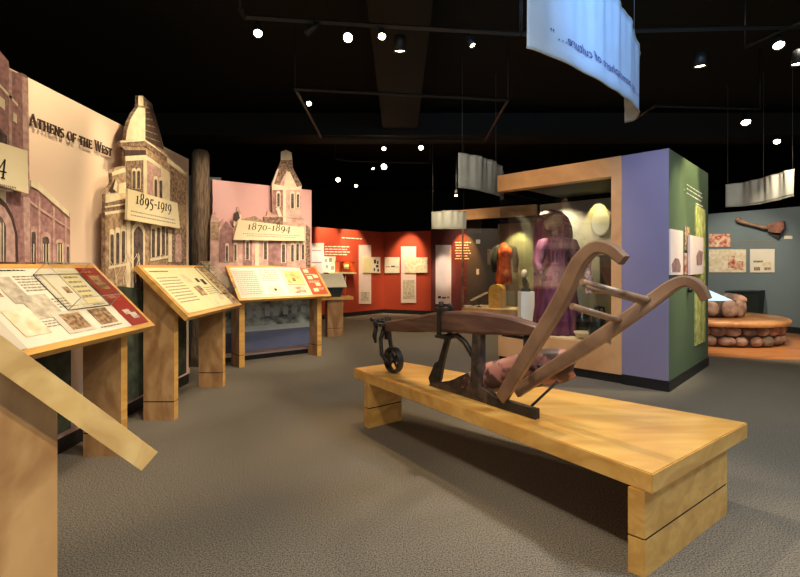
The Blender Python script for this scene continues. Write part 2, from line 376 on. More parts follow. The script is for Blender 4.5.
# slate wall at the right
RW = Plane((7.36, 11.07), (-.81, -.587)); rd = Vector((.587, -.81, 0))
ra, rb = Vector((7.36, 11.07, 0))-rd*4, Vector((7.36, 11.07, 0))+rd*5
struct('wall_right', vwall(ra, rb, .13, 2.67, .1, 'slate_wall', (-.81, -.587)))
struct('baseboard_right', vwall(ra+Vector((-.01, -.007, 0)), rb+Vector((-.01, -.007, 0)), 0, .13, .1, 'baseboard_black', (-.81, -.587)))
# round wooden floor under the stone seat
WC = Vector((6.03, 9.1, 0))
def segmented(r, z0, z1, mat, n=64):
    a = [WC+Vector((r*math.cos(2*math.pi*k/n), r*math.sin(2*math.pi*k/n), z0)) for k in range(n)]
    return MB().prism(a, [p+Vector((0, 0, z1-z0)) for p in a], mat)
o = segmented(2.2, 0, .006, 'wood_floor'); struct('floor_wood', o)

# ------------------------------------------------------------------ partition block: lilac front, dark green side
P0 = Vector((3.01, 5.15, 0)); U = Vector((-.712, .702, 0)).normalized(); V = Vector((.702, .712, 0)).normalized()
V = Vector((-U.y*-1, -U.x, 0)); V = Vector((U.y, -U.x, 0))      # straight back from the front
CF = Plane(P0, -V); GS = Plane(P0, -U)
def cp(t, s, z): return P0+U*t+V*s+Vector((0, 0, z))
CH = 2.73
mb = MB(); ring4 = [cp(0, 0, .12), cp(.5, 0, .12), cp(.5, 1.95, .12), cp(0, 1.95, .12)]; up = Vector((0, 0, CH-.12))
mb.add(ring4+[p+up for p in ring4], [(0, 1, 5, 4)], 'purple_paint').add(ring4+[p+up for p in ring4], [(3, 0, 4, 7)], 'green_paint')
mb.add(ring4+[p+up for p in ring4], [(1, 2, 6, 5), (2, 3, 7, 6), (4, 5, 6, 7), (0, 3, 2, 1)], 'case_back')
struct('wall_partition', mb)
mb = MB(); r4 = [cp(-.008, -.008, 0), cp(.5, -.008, 0), cp(.5, 1.958, 0), cp(-.008, 1.958, 0)]
mb.prism(r4, [p+Vector((0, 0, .12)) for p in r4], 'baseboard_black'); struct('baseboard_partition', mb)

# ================================================================== DISPLAY CASE beside the partition
def frame_box(mb, t0, t1, s0, s1, z0, z1, mat, fn=cp):
    a = [fn(t0, s0, z0), fn(t1, s0, z0), fn(t1, s1, z0), fn(t0, s1, z0)]
    return mb.prism(a, [p+Vector((0, 0, z1-z0)) for p in a], mat)
T0, T1, SD = .502, 2.21, 1.25
case = thing('display_case', 'tall maple framed glass display case joined to the lilac partition, holding the purple dress', 'display case', cp(1.35, .6, 0))
frame_box(MB(), T0, T1, .02, SD, 0, .11, 'baseboard_black').build('plinth', case, True)
frame_box(MB(), T0, T1, -.01, SD, .11, .455, 'maple_case').build('base', case, True)
frame_box(MB(), T0+.12, T1-.01, .03, SD-.05, .455, .463, 'case_deck').build('deck', case, True)
frame_box(MB(), T0, T1+.01, -.012, .14, 2.5, CH, 'maple_case').build('beam', case, True)
frame_box(MB(), T0, T0+.12, -.006, .12, .455, 2.5, 'maple_case').build('post', case, True)
frame_box(MB(), T0, T1-.02, SD-.05, SD, .455, 2.42, 'case_back').build('back_panel', case, True)
frame_box(MB(), T0, T1-.35, .14, SD, 2.5, 2.54, 'black').build('top_panel', case, True)
frame_box(MB(), T0+.12, T1-.012, .02, .028, .463, 2.5, 'case_glass').build('glass_pane', case, True)
frame_box(MB(), T1-.012, T1-.004, .02, SD-.05, .463, 2.5, 'case_glass').build('glass_pane', case, True)

# things in the case
mb = MB()
BP = Plane(cp(0, .82, 0), -V)
arcp = [(533.5, 334), (533.5, 240), (534, 228), (537, 219), (543, 212), (551, 209), (560, 211), (567, 217), (571, 226), (572, 240), (572, 334)]
base = BP.hit(553, 334); base.z = .463
arcp = [BP.hit(x, y) for x, y in arcp]
for p in arcp: p.z = max(p.z, .463)
mb.prism(arcp, [p-V*-.04 for p in arcp], 'dress')
single('backdrop_board', mb, base, 'purple cloth covered board with a rounded top behind the dress', 'board')

dc = at(557, 334, 6.55); dc.z = .463
fig = thing('mannequin', 'mannequin in a long pleated purple dress and tan bonnet inside the tall glass case', 'mannequin', dc)
body = MB()
prof = [(.31, 0), (.32, .03), (.30, .3), (.26, .6), (.21, .85), (.15, .98), (.13, 1.02), (.16, 1.12), (.19, 1.24), (.17, 1.33), (.08, 1.38), (.05, 1.42)]
body.lathe(prof, 'dress', seg=96, wob=lambda a, z: 1+(.07*math.sin(16*a)+.03*math.sin(9*a+1))*max(0, 1-z/1.0))
for sg in (-1, 1):
    sh = Vector((sg*.19, -.02, 1.27)); el = Vector((sg*.29, -.04, .98)); wr = Vector((sg*.20-.1, -.24, .86))
    body.tube([sh+Vector((-sg*.06, 0, .03)), sh, sh+Vector((sg*.05, 0, -.12)), el, (el+wr)/2, wr], [.06, .095, .09, .07, .055, .04], 'dress', 12)
fd = body.build('dress', fig)
hm = MB(); hm.tube([(-.02, -.02, 1.36), (-.06, -.05, 1.46)], [.05, .045], 'skin_form', 12)
hm.ball((-.11, -.07, 1.56), .095, 'skin_form', 3, 0, (1, .9, 1.2))
hm.ball((-.205, -.10, 1.55), .022, 'skin_form', 1)
hm.build('head', fig)
bn = MB(); bn.ball((-.06, -.05, 1.60), .115, 'bonnet', 3, .0, (1, 1, .95)); bn.tube([(-.26, -.19, 1.66), (-.16, -.06, 1.685), (-.1, .06, 1.65)], [.012, .05, .03], 'bonnet', 10, 2.2)
bn.build('bonnet', fig)
for sg in (-1, 1):
    hd = MB(); w = Vector((sg*.20-.1, -.24, .86)); hd.tube([w, w+Vector((-.01, -.05, -.02)), w+Vector((-.02, -.08, -.04))], [.03, .036, .02], 'skin_form', 8)
    for k in range(4): hd.tube([w+Vector((-.03+.018*k, -.08, -.04)), w+Vector((-.035+.018*k, -.12, -.075)), w+Vector((-.035+.018*k, -.13, -.11))], [.009, .008, .006], 'skin_form', 6)
    hd.tube([w+Vector((sg*-.03, -.03, -.01)), w+Vector((sg*-.05, -.07, -.03))], [.01, .008], 'skin_form', 6)
    hd.build('hand', fig)

def on_deck(px, py, Y, z=.463):
    p = at(px, py, Y); p.z = z; return p
ped = on_deck(526, 322, 6.92)
single('pedestal', MB().bbox(ped+Vector((-.1, -.1, 0)), ped+Vector((.1, .1, .57)), 'white_paint', .004), ped, 'slim white square pedestal left of the purple dress', 'pedestal')
q = ped+Vector((0, 0, .57))
mb = MB(); mb.lathe([(.075, 0), (.08, .02), (.04, .05), (.05, .09), (.03, .13), (.0, .15)], 'dark_cloth', q, 16)
mb.tube([q+Vector((.0, 0, .1)), q+Vector((-.03, -.02, .17)), q+Vector((-.03, -.02, .21))], [.05, .035, .02], 'dark_cloth', 10)
mb.ball(q+Vector((-.03, -.02, .27)), .055, 'bld_cream', 2, 0, (.85, .85, 1.15))
single('figurine', mb, q, 'small dark figurine with pale round head on the white pedestal', 'figurine')
bt = on_deck(521, 326, 6.62)
single('bottle', MB().lathe([(.04, 0), (.042, .11), (.018, .15), (.015, .2), (.02, .21), (0, .212)], 'bottle_dark', bt, 16), bt, 'dark little bottle at the foot of the white pedestal', 'bottle')
# right of the dress
BK = Plane(cp(0, SD-.06, 0), -V)
cb = cp(.95, .95, .463)
mb = MB(); frame_box(mb, .72, 1.13, .80, 1.15, .463, 1.02, 'case_back'); frame_box(mb, .70, 1.15, .78, 1.17, 1.02, 1.05, 'maple_case')
single('plinth_box', mb, cb, 'grey green plinth with pale top at the right end of the tall case', 'plinth')
kb = cp(.93, .95, 1.05)
mb = MB(); frame_box(mb, .74, 1.10, .88, 1.12, 1.05, 1.54, 'dark_green'); frame_box(mb, .72, 1.12, .86, 1.14, 1.54, 1.57, 'dark_cloth')
for k in range(2): frame_box(mb, .77+k*.16, .91+k*.16, .872, .88, 1.1, 1.48, 'dark_cloth')
single('cabinet', mb, kb, 'small dark green cabinet standing on the grey plinth right of the dress', 'cabinet')
vs = at(588, 262, 6.02); vs.z = 1.05
mb = MB().lathe([(.05, 0), (.055, .02), (.03, .05), (.05, .13), (.058, .2), (.04, .28), (.03, .34), (.045, .4), (.03, .45), (.012, .5), (0, .52)], 'vase_paint', vs, 20)
single('vase', mb, vs, 'tall slender white and red patterned vase in front of the dark cabinet', 'vase')
mp = BK.hit(601, 222); mb = MB()
nn = -V; e1 = U; rr = [(mp+e1*.13*math.cos(2*math.pi*k/28)+Vector((0, 0, .19*math.sin(2*math.pi*k/28)))) for k in range(28)]
mb.prism(rr, [p+nn*.02 for p in rr], 'mirror_grey')
ro = [mp+(p-mp)*1.1 for p in rr]; mb.prism(ro, [p+nn*.012 for p in ro], 'case_back')
single('oval_picture', mb, mp, 'grey oval picture high on the back panel of the tall case', 'picture')
for k, (px, Y, h, r, lab) in enumerate([(583, 6.3, .36, .085, 'dark rounded jug on the case deck nearest the dress hem'), (597, 5.9, .44, .105, 'dark rounded jug on the case deck nearest the maple post')]):
    j = on_deck(px, 330, Y); jr = thing('jug', lab, 'jug', j, 0, 'dark jugs in the tall case')
    MB().lathe([(r*.7, 0), (r, .06), (r*1.02, h*.5), (r*.8, h*.75), (r*.35, h*.86), (r*.3, h*.97), (r*.36, h), (0, h+.002)], 'bottle_dark', seg=24).build('body', jr)
    MB().tube([(r*.35, 0, h*.95), (r*.8, 0, h*.95), (r*.95, 0, h*.7)], .016, 'bottle_dark', 8).build('handle', jr)
bw = on_deck(584, 336, 6.02)
mb = MB().lathe([(.04, 0), (.09, .02), (.125, .07), (.13, .09), (.12, .085), (.08, .035), (0, .025)], 'case_deck', bw, 28)
single('bowl', mb, bw, 'pale shallow bowl on the case deck in front of the dark jugs', 'bowl')

# ================================================================== SECOND DISPLAY CASE further back
C2 = Vector((1.44, 10.75, 0)); U2 = Vector((.82, -.57, 0)).normalized(); V2 = Vector((-U2.y, U2.x, 0))
def c2(t, s, z): return C2+U2*t+V2*s+Vector((0, 0, z))
L2 = 1.75
case2 = thing('display_case', 'farther glass display case with maple beam, holding the orange costume', 'display case', c2(L2/2, .5, 0))
frame_box(MB(), .0, L2, .03, 1.0, 0, .1, 'baseboard_black', c2).build('plinth', case2, True)
frame_box(MB(), 0, L2, 0, 1.0, .1, .45, 'maple_case', c2).build('base', case2, True)
frame_box(MB(), .02, L2, .03, .97, .45, .458, 'case_deck', c2).build('deck', case2, True)
frame_box(MB(), -.1, L2, -.01, .1, 2.5, CH, 'maple_case', c2).build('beam', case2, True)
frame_box(MB(), .01, L2, .02, .028, .458, 2.5, 'case_glass', c2).build('glass_pane', case2, True)
frame_box(MB(), 0, .035, 0, .035, .45, 2.5, 'steel_rod', c2).build('corner_post', case2, True)
frame_box(MB(), .5, L2, .95, 1.0, .458, 2.45, 'case_back', c2).build('back_panel', case2, True)
mp2 = at(504, 306, 10.8); mp2.z = .458
mq = thing('costume_stand', 'orange and dark costume on a slim pale stand in the farther case', 'costume', mp2)
mb = MB(); mb.lathe([(.14, 0), (.14, .02), (.03, .03), (.028, .62), (.06, .64)], 'bld_cream', seg=20); mb.build('stand', mq)
mb = MB(); mb.lathe([(.17, .55), (.19, .6), (.16, .9), (.15, 1.05), (.19, 1.25), (.2, 1.36), (.1, 1.44), (.06, 1.5), (.0, 1.52)], 'orange_cloth', seg=40, wob=lambda a, z: 1+.06*math.sin(9*a)); mb.build('gown', mq)
mb = MB()
for sg in (-1, 1): mb.tube([(sg*.1, -.03, 1.42), (sg*.2, -.06, 1.36), (sg*.26, -.06, 1.1), (sg*.24, -.1, .82)], [.06, .085, .075, .05], 'dark_cloth', 12)
mb.build('sleeves', mq)
ab = at(495.5, 306, 10.5); ab.z = .458
e = U2*.17; prof = [ab-e, ab-e+Vector((0, 0, .38))]+[ab-U2*.17*math.cos(R(a))+Vector((0, 0, .38+.17*math.sin(R(a)))) for a in range(15, 180, 15)]+[ab+e+Vector((0, 0, .38)), ab+e]
single('arched_block', MB().prism(prof, [p+V2*.2 for p in prof], 'maple_edge'), ab, 'pale yellow block with rounded top in the farther case', 'block')
tl = at(479, 306, 10.8); tl.z = .458
lb = thing('label_rail', 'small tilted pale label rail on a rod beside the rounded yellow block', 'label', tl)
MB().lathe([(.06, 0), (.06, .012), (.012, .02), (.012, .2)], 'iron', seg=14).build('stand', lb)
e = U2*.19; mm = MB(); pts = [Vector((0, 0, .14))-e-V2*.08, Vector((0, 0, .33))+e-V2*.08, Vector((0, 0, .33))+e+V2*.08, Vector((0, 0, .14))-e+V2*.08]
mm.prism(pts, [p+Vector((0, 0, .03)) for p in pts], 'sheet'); mm.build('label_plate', lb)
rq = at(467, 309, 10.95); rq.z = .458
mb = MB().bbox(rq+Vector((-.12, -.08, 0)), rq+Vector((.12, .08, .03)), 'sheet', .006)
single('text_block', mb, rq, 'low pale text block lying at the corner of the farther case', 'label')
# ================================================================== BENCH AND PLOUGH
A, B, C, D = Vector((1.123, 2.044, 0)), Vector((-.419, 4.19, 0)), Vector((2.054, 2.718, 0)), Vector((.02, 4.47, 0))
BT, BB = .48, .388
bo = (A+B+C+D)/4
bench = thing('display_bench', 'long low maple bench, widening toward the front, under the old plough', 'bench', bo)
bm = bmesh.new()
lo = [bm.verts.new(p-bo+Vector((0, 0, BB))) for p in (A, C, D, B)]; hi = [bm.verts.new(p-bo+Vector((0, 0, BT))) for p in (A, C, D, B)]
bm.faces.new(lo[::-1]); bm.faces.new(hi)
for i in range(4): bm.faces.new((lo[i], lo[(i+1) % 4], hi[(i+1) % 4], hi[i]))
bmesh.ops.bevel(bm, geom=bm.edges[:], offset=.005, segments=2, affect='EDGES')
MB().take(bm, 'maple_bench').build('bench_top', bench)
def bench_leg(p, q, th):     # p..q run of the leg across the bench, th thickness vector
    mb = MB(); r = [p-bo, q-bo, q-bo+th, p-bo+th]; c = sum(r, Vector())/4
    up = lambda z: [v+Vector((0, 0, z)) for v in r]
    mb.prism(up(0), up(.166), 'maple_edge'); mb.prism(up(.176), up(BB), 'maple_edge')
    ins = [c+(v-c)*.97 for v in r]; mb.prism([v+Vector((0, 0, .166)) for v in ins], [v+Vector((0, 0, .176)) for v in ins], 'groove')
    mb.build('leg', bench)
bench_leg(Vector((1.10, 2.067, 0)), Vector((1.856, 2.611, 0)), Vector((-.051, .050, 0)))
bench_leg(Vector((-.313, 4.04, 0)), Vector((-.025, 4.255, 0)), Vector((.039, -.055, 0)))

pl = thing('plough', 'antique walking plough with curved wooden handles and small iron wheel, standing on the maple bench', 'plough', (.24, 3.6, BT), R(-53.46))
def board(mb, pts, hs, w, mat):   # bent board: hs heights in the plane of the bend, w half widths across
    pts = [Vector(p) for p in pts]; n = len(pts); rings = []
    for i, p in enumerate(pts):
        t = (pts[min(i+1, n-1)]-pts[max(i-1, 0)]).normalized(); y = Vector((0, 1, 0)); y = (y-t*y.dot(t)).normalized(); u = t.cross(y)
        h = hs[i]/2; ww = w[i] if isinstance(w, (list, tuple)) else w; c = .75
        rings.append([p+u*h*c+y*ww, p+u*h+y*ww*c, p+u*h-y*ww*c, p+u*h*c-y*ww, p-u*h*c-y*ww, p-u*h-y*ww*c, p-u*h+y*ww*c, p-u*h*c+y*ww])
    vs = [v for r in rings for v in r]; k = 8
    mb.add(vs, [(i*k+j, i*k+(j+1) % k, (i+1)*k+(j+1) % k, (i+1)*k+j) for i in range(n-1) for j in range(k)], mat)
    mb.add(rings[0], [list(range(8))[::-1]], mat); mb.add(rings[-1], [list(range(8))], mat); return mb
def curve(pts, n=6):   # Catmull-Rom through points
    pts = [Vector(p) for p in pts]; P = [pts[0]*2-pts[1]]+pts+[pts[-1]*2-pts[-2]]; out = []
    for i in range(1, len(P)-2):
        for k in range(n):
            t = k/n; a, b, c, d = P[i-1:i+3]
            out.append(.5*((2*b)+(c-a)*t+(2*a-5*b+4*c-d)*t*t+(3*b-a-3*c+d)*t**3))
    return out+[pts[-1]]
def lerp_list(vals, n=6):
    out = []
    for i in range(len(vals)-1): out += [vals[i]+(vals[i+1]-vals[i])*k/n for k in range(n)]
    return out+[vals[-1]]
board(MB(), curve([(-.56, 0, .40), (-.2, 0, .452), (.11, 0, .502), (.35, 0, .525), (.526, 0, .535), (.79, 0, .543), (1.03, 0, .535)]), lerp_list([.085, .125, .15, .156, .156, .12, .055]), .05, 'old_wood').build('beam', pl)
hA = curve([(.745, -.03, .07), (1.023, -.1, .42), (1.267, -.16, .73), (1.40, -.215, .915), (1.47, -.235, .985), (1.538, -.25, 1.015), (1.61, -.262, 1.0), (1.675, -.27, .95)])
board(MB(), hA, lerp_list([.08, .085, .085, .08, .07, .062, .058, .05]), lerp_list([.022, .024, .024, .025, .026, .027, .026, .022]), 'handle_wood').build('handle', pl)
hB = curve([(.80, .05, .11), (1.0, .085, .27), (1.21, .12, .43), (1.44, .16, .616), (1.588, .22, .754), (1.67, .24, .825), (1.732, .25, .848), (1.785, .262, .815), (1.812, .27, .755)])
board(MB(), hB, lerp_list([.075, .08, .08, .075, .07, .062, .055, .05, .045]), lerp_list([.022, .022, .024, .024, .025, .026, .026, .025, .022]), 'handle_wood').build('handle', pl)
MB().tube([(1.44, -.235, .845), (1.575, .235, .735)], .017, 'steel_rod', 10).tube([(1.45, -.22, .825), (1.56, .225, .715)], .011, 'handle_wood', 8).build('handle_rung', pl)
MB().tube([(1.352, -.185, .715), (1.44, .175, .616)], .018, 'handle_wood', 10).build('handle_rung', pl)
# wheel, fork and hitch
wl = MB(); wc = Vector((-.50, 0, .112)); rw = .112
for k in range(28):
    a0, a1 = 2*math.pi*k/28, 2*math.pi*(k+1)/28
    pt = lambda a, r, y: wc+Vector((r*math.cos(a), y, r*math.sin(a)))
    q = [pt(a0, rw, -.028), pt(a1, rw, -.028), pt(a1, rw, .028), pt(a0, rw, .028)]; q2 = [pt(a0, rw-.018, -.028), pt(a1, rw-.018, -.028), pt(a1, rw-.018, .028), pt(a0, rw-.018, .028)]
    wl.prism(q, q2, 'iron')
wheel = wl.build('wheel', pl)
MB().tube([wc+Vector((0, -.045, 0)), wc+Vector((0, .045, 0))], .026, 'iron', 12).build('hub', wheel)
for k in range(4):
    a = R(45+90*k); d = Vector((math.cos(a), 0, math.sin(a)))
    MB().tube([wc+d*.02, wc+d*.1], .011, 'iron', 8).build('spoke', wheel)
fk = MB()
for sg in (-1, 1): fk.tube([(-.6, sg*.02, .40), (-.625, sg*.05, .28), (-.60, sg*.055, .15), (-.53, sg*.052, .10), wc+Vector((0, sg*.045, 0))], [.02, .019, .018, .016, .018], 'iron', 8)
fk.tube([(-.6, 0, .48), (-.6, 0, .28)], .022, 'iron', 10); fk.build('wheel_fork', pl)
ht = MB(); ht.box((-.68, -.09, .40), (-.555, .09, .425), 'iron'); ht.box((-.72, -.03, .385), (-.54, .03, .44), 'iron')
for k in range(5): ht.tube([(-.66-.01*(k % 2), -.08+.04*k, .41), (-.67, -.08+.04*k, .46)], .014, 'iron', 8)
ht.tube([(-.71, -.05, .43), (-.76, -.06, .455), (-.81, -.04, .44), (-.78, -.01, .42), (-.72, 0, .42)], .012, 'iron', 8)
ht.tube([(-.68, -.06, .40), (-.70, -.065, .3), (-.69, -.06, .24)], [.02, .022, .01], 'iron', 8)
ht.build('hitch', pl)
# coulter and clamp
bl = [(.19, .42), (.235, .42), (.165, .22), (.125, .06), (.09, .006), (.005, .004), (-.015, .05), (.06, .18), (.1, .2)]
MB().prism([Vector((x, -.011, z)) for x, z in bl], [Vector((x, .011, z)) for x, z in bl], 'iron').build('coulter', pl)
cl = MB(); cl.box((.142, -.062, .40), (.182, -.05, .60), 'iron').box((.142, .05, .40), (.182, .062, .60), 'iron').box((.13, -.068, .595), (.20, .068, .615), 'iron').box((.13, -.068, .39), (.24, .068, .41), 'iron')
cl.tube([(.16, -.03, .60), (.155, -.03, .66)], .02, 'iron', 8).tube([(.19, .03, .60), (.195, .03, .645)], .014, 'iron', 8)
cl.tube([(.21, 0, .40), (.3, 0, .42), (.38, 0, .38), (.48, 0, .27)], .02, 'iron', 8); cl.build('clamp', pl)
# standard, share, landside
sd = MB(); board(sd, [(.515, 0, .47), (.51, 0, .3), (.505, 0, .12), (.49, 0, .04)], [.075, .085, .1, .14], .035, 'landside_iron'); sd.build('standard', pl)
ls = [(0, 0), (1.01, 0), (1.01, .062), (.68, .062), (.5, .12), (.42, .17), (.34, .13), (.2, .05), (.08, .03)]
MB().prism([Vector((x, -.028, z)) for x, z in ls], [Vector((x, .008, z)) for x, z in ls], 'landside_iron').build('landside', pl)
MB().box((.62, -.034, .0), (1.013, -.028, .06), 'iron').build('landside_plate', pl)
def sheet_grid(mb, rows, th, mat):    # rows of points, thickened
    nr, nc = len(rows), len(rows[0]); rows = [[Vector(p) for p in r] for r in rows]; nm = []
    for i in range(nr):
        for j in range(nc):
            du = rows[i][min(j+1, nc-1)]-rows[i][max(j-1, 0)]; dv = rows[min(i+1, nr-1)][j]-rows[max(i-1, 0)][j]; nm.append(du.cross(dv).normalized())
    f = [p for r in rows for p in r]; bk = [p+n*th for p, n in zip(f, nm)]; k = nr*nc
    fs = []
    for i in range(nr-1):
        for j in range(nc-1): a = i*nc+j; fs += [(a, a+1, a+nc+1, a+nc), (k+a, k+a+nc, k+a+nc+1, k+a+1)]
    per = [j for j in range(nc)]+[i*nc+nc-1 for i in range(1, nr)]+[(nr-1)*nc+j for j in range(nc-2, -1, -1)]+[i*nc for i in range(nr-2, 0, -1)]
    for i in range(len(per)): a, b = per[i], per[(i+1) % len(per)]; fs.append((a, k+a, k+b, b))
    mb.add(f+bk, fs, mat, True); return mb
bot = curve([(.36, .0, .045), (.544, .05, .06), (.72, .085, .10), (.88, .12, .15), (1.05, .17, .205), (1.13, .20, .26)], 4)
top = curve([(.42, .03, .17), (.516, .06, .235), (.68, .10, .30), (.829, .13, .36), (1.02, .19, .40), (1.15, .23, .37)], 4)
rows = []
for i in range(6):
    t = i/5; rows.append([b.lerp(tt, t)+Vector((0, -.05*math.sin(math.pi*t), 0)) for b, tt in zip(bot, top)])
MB(); mb = sheet_grid(MB(), rows, .014, 'rust')
mb.build('moldboard', pl)
sh = [[(0, -.01, .003), (.2, .03, .003), (.42, .12, .004), (.56, .17, .01)], [(.02, -.012, .02), (.2, .0, .055), (.36, .02, .09), (.5, .05, .10)], [(.06, -.014, .03), (.22, -.01, .075), (.36, .0, .135), (.44, .02, .18)]]
sheet_grid(MB(), sh, .008, 'landside_iron').build('share', pl)
mb = MB(); mb.tube([(.925, 0, .53), (.922, 0, .29)], .024, 'iron', 8).box((.73, -.012, .468), (.96, .012, .486), 'iron').tube([(.922, -.0, .31), (.9, .1, .27)], .018, 'iron', 8); mb.build('rear_strut', pl)
MB().tube([(1.06, .12, .22), (.93, .02, .045)], .008, 'iron', 8).build('brace_rod', pl)
for x, z in ((.58, .14), (.70, .20), (.82, .26), (.95, .3)): MB().ball((x, .02+.14*(x-.5), z), .014, 'iron', 1).build('bolt', pl)

# ================================================================== READING DESKS
LD = 1.38; ZF = .95
TH = math.sqrt(.5)
SL = .468/TH
def desk(loc, rz, label, sheet_fn=None, cover=None, board_mat='maple_edge', col_inset=.075, LD=1.38, y0=.17, tilt=45):
    d = thing('reading_desk', label, 'reading desk', loc, rz, 'slanted reading desks')
    tc, tn = math.cos(R(tilt)), math.sin(R(tilt))
    def desk_pt(x, v, w=0): return Vector((x, v*tc-w*tn, ZF+v*tn+w*tc))    # x along, v up the slope, w above the panel surface
    mb = MB(); h = LD/2; t = .05
    a = [desk_pt(-h, 0), desk_pt(-h, SL), desk_pt(-h, SL, -t), desk_pt(-h, 0, -t)]
    bm_ = [p+Vector((LD, 0, 0)) for p in a]; mb.prism(a, bm_, board_mat)
    mb.build('desk_board', d)
    for sg in (-1, 1):
        x0, x1 = sorted((sg*(h-col_inset), sg*(h-col_inset-.078)))
        mb = MB(); zz = lambda y: ZF+y*tn/tc-t/tc-.001
        up = [(y0, .176), (.45, .176), (.45, zz(.45)), (y0, zz(y0))]; lw = [(y0, 0), (.45, 0), (.45, .166), (y0, .166)]; gr = [(y0+.006, .166), (.444, .166), (.444, .176), (y0+.006, .176)]
        for pr, m in ((up, 'maple'), (lw, 'maple'), (gr, 'groove')):
            mb.prism([Vector((x0, y, z)) for y, z in pr], [Vector((x1, y, z)) for y, z in pr], m, 'maple_edge' if m == 'maple' else m)
        mb.build('leg', d)
    if sheet_fn:
        mb = MB(); g = .04
        def patch(u0, v0, u1, v1, m, w=.0042, th=.0006):
            X = lambda u: -h+g+u*(LD-2*g); VV = lambda v: g+v*(SL-2*g)
            q = [desk_pt(X(u0), VV(v0), w), desk_pt(X(u1), VV(v0), w), desk_pt(X(u1), VV(v1), w), desk_pt(X(u0), VV(v1), w)]
            n = Vector((0, -tn, tc)); mb.prism(q, [p+n*th for p in q], m)
        patch(0, 0, 1, 1, 'sheet', -.002, .003)
        sheet_fn(patch)
        mb.build('text_panel', d)
    if cover:
        x0, x1, v0, v1, hh = cover; th = .005; cvr = MB()
        n = Vector((0, -tn, tc)); X = lambda u: -h+u*LD
        c = [(X(x0), v0), (X(x1), v0), (X(x1), v1), (X(x0), v1)]
        lo = [desk_pt(x, v, .0065) for x, v in c]; hi = [p+n*hh for p in lo]
        for i in range(4):
            j = (i+1) % 4; cvr.quad([lo[i], lo[j], hi[j], hi[i]], 'acrylic')
        cvr.quad(hi, 'acrylic')
        cv = cvr.build('acrylic_cover', d)
        ed = MB()
        for i in range(4):
            j = (i+1) % 4; ed.tube([lo[i], lo[j]], .003, 'iron', 4); ed.tube([hi[i], hi[j]], .002, 'mirror_grey', 4); ed.tube([lo[i], hi[i]], .0022, 'mirror_grey', 4)
        ed.build('cover_edges', cv)
    return d
def lines(patch, u0, v0, u1, v1, n, m='ink_soft', ragged=True):
    pitch = (v1-v0)/n
    for i in range(n):
        y = v1-pitch*(i+.7); x = u0; end = u1-(random.uniform(0, .25)*(u1-u0) if i == n-1 else random.uniform(0, .06)*(u1-u0))
        while x < end:
            wd = random.uniform(.01, .03); patch(x, y, min(x+wd, end), y+pitch*.36, m); x += wd+.006
def sheet_a(p):      # big desk at the left: pictures, text, red end
    p(.83, 0, 1, 1, 'sheet_red'); lines(p, .85, .9, .95, .96, 1, 'ink_white'); p(.875, .62, .955, .86, 'photo_sepia'); lines(p, .85, .4, .98, .56, 3, 'sheet_rust')
    p(.87, .18, .93, .26, 'ink_white'); p(.905, .1, .965, .2, 'ink_white')
    p(.0, .0, .12, 1, 'sheet_grey'); p(.12, .62, .24, .95, 'photo_sepia'); lines(p, .03, .95, .5, .99, 1, 'ink')
    p(.26, .52, .36, .88, 'photo_grey'); p(.30, .3, .46, .62, 'photo_grey'); lines(p, .38, .66, .52, .9, 6)
    p(.16, .12, .3, .46, 'photo_pale'); lines(p, .3, .18, .44, .28, 3)
    p(.38, .06, .56, .36, 'sheet_grey', .0048); p(.42, .1, .545, .32, 'photo_dark', .0055); lines(p, .47, .4, .6, .56, 4)
    p(.62, .1, .76, .34, 'photo_dark'); lines(p, .6, .04, .8, .09, 1); lines(p, .7, .38, .8, .46, 2)
    p(.55, .42, .79, .92, 'sheet_yellow', .005); p(.555, .43, .665, .91, 'sheet', .0056); p(.60, .6, .64, .7, 'photo_dark', .006); lines(lambda *a: p(*a[:5], .0062), .68, .5, .78, .88, 5); p(.665, .43, .668, .91, 'ink_soft', .0062)
def sheet_b(p):      # middle desk
    p(.86, 0, 1, 1, 'photo_sepia'); p(.0, 0, .86, 1, 'sheet_yellow', .0044)
    lines(lambda *a: p(*a[:5], .005), .03, .88, .32, .95, 1, 'ink'); lines(lambda *a: p(*a[:5], .005), .04, .2, .36, .8, 9)
    for u, v, w, hh, m in ((.42, .62, .1, .22, 'photo_pale'), (.44, .3, .12, .22, 'photo_sepia'), (.6, .62, .05, .1, 'ink'), (.68, .55, .06, .14, 'ink'), (.5, .42, .07, .12, 'photo_dark'), (.7, .14, .1, .16, 'photo_pale'), (.5, .04, .1, .12, 'photo_pale')): p(u, v, u+w, v+hh, m, .005)
    lines(lambda *a: p(*a[:5], .005), .6, .3, .82, .5, 4)
def sheet_c(p):      # farther desk: three columns of text and the rust end
    p(.8, 0, 1, 1, 'sheet_rust'); p(.0, .02, .27, .94, 'sheet_grey', .0044); p(.28, .02, .52, .94, 'sheet', .0044); p(.54, .05, .79, .94, 'sheet_yellow', .0044)
    q = lambda *a: p(*a[:5], .005)
    lines(q, .02, .08, .25, .88, 12); lines(q, .3, .5, .5, .92, 6); p(.32, .12, .46, .36, 'sheet_yellow', .005); p(.38, .18, .41, .26, 'ink', .0056); lines(q, .3, .04, .5, .1, 1)
    p(.58, .42, .77, .86, 'photo_olive', .005); p(.64, .48, .68, .62, 'photo_dark', .0056); p(.6, .08, .74, .3, 'photo_red', .005); p(.56, .36, .78, .39, 'ink_soft', .005)
    for u, v in ((.83, .8), (.84, .55), (.9, .3), (.92, .6), (.84, .1)): p(u, v, u+.06, v+.12, 'sheet_yellow', .005)
    lines(q, .83, .7, .97, .76, 1, 'ink_white'); lines(q, .83, .42, .97, .5, 2, 'ink_white'); lines(q, .88, .16, .98, .24, 2, 'ink_white')
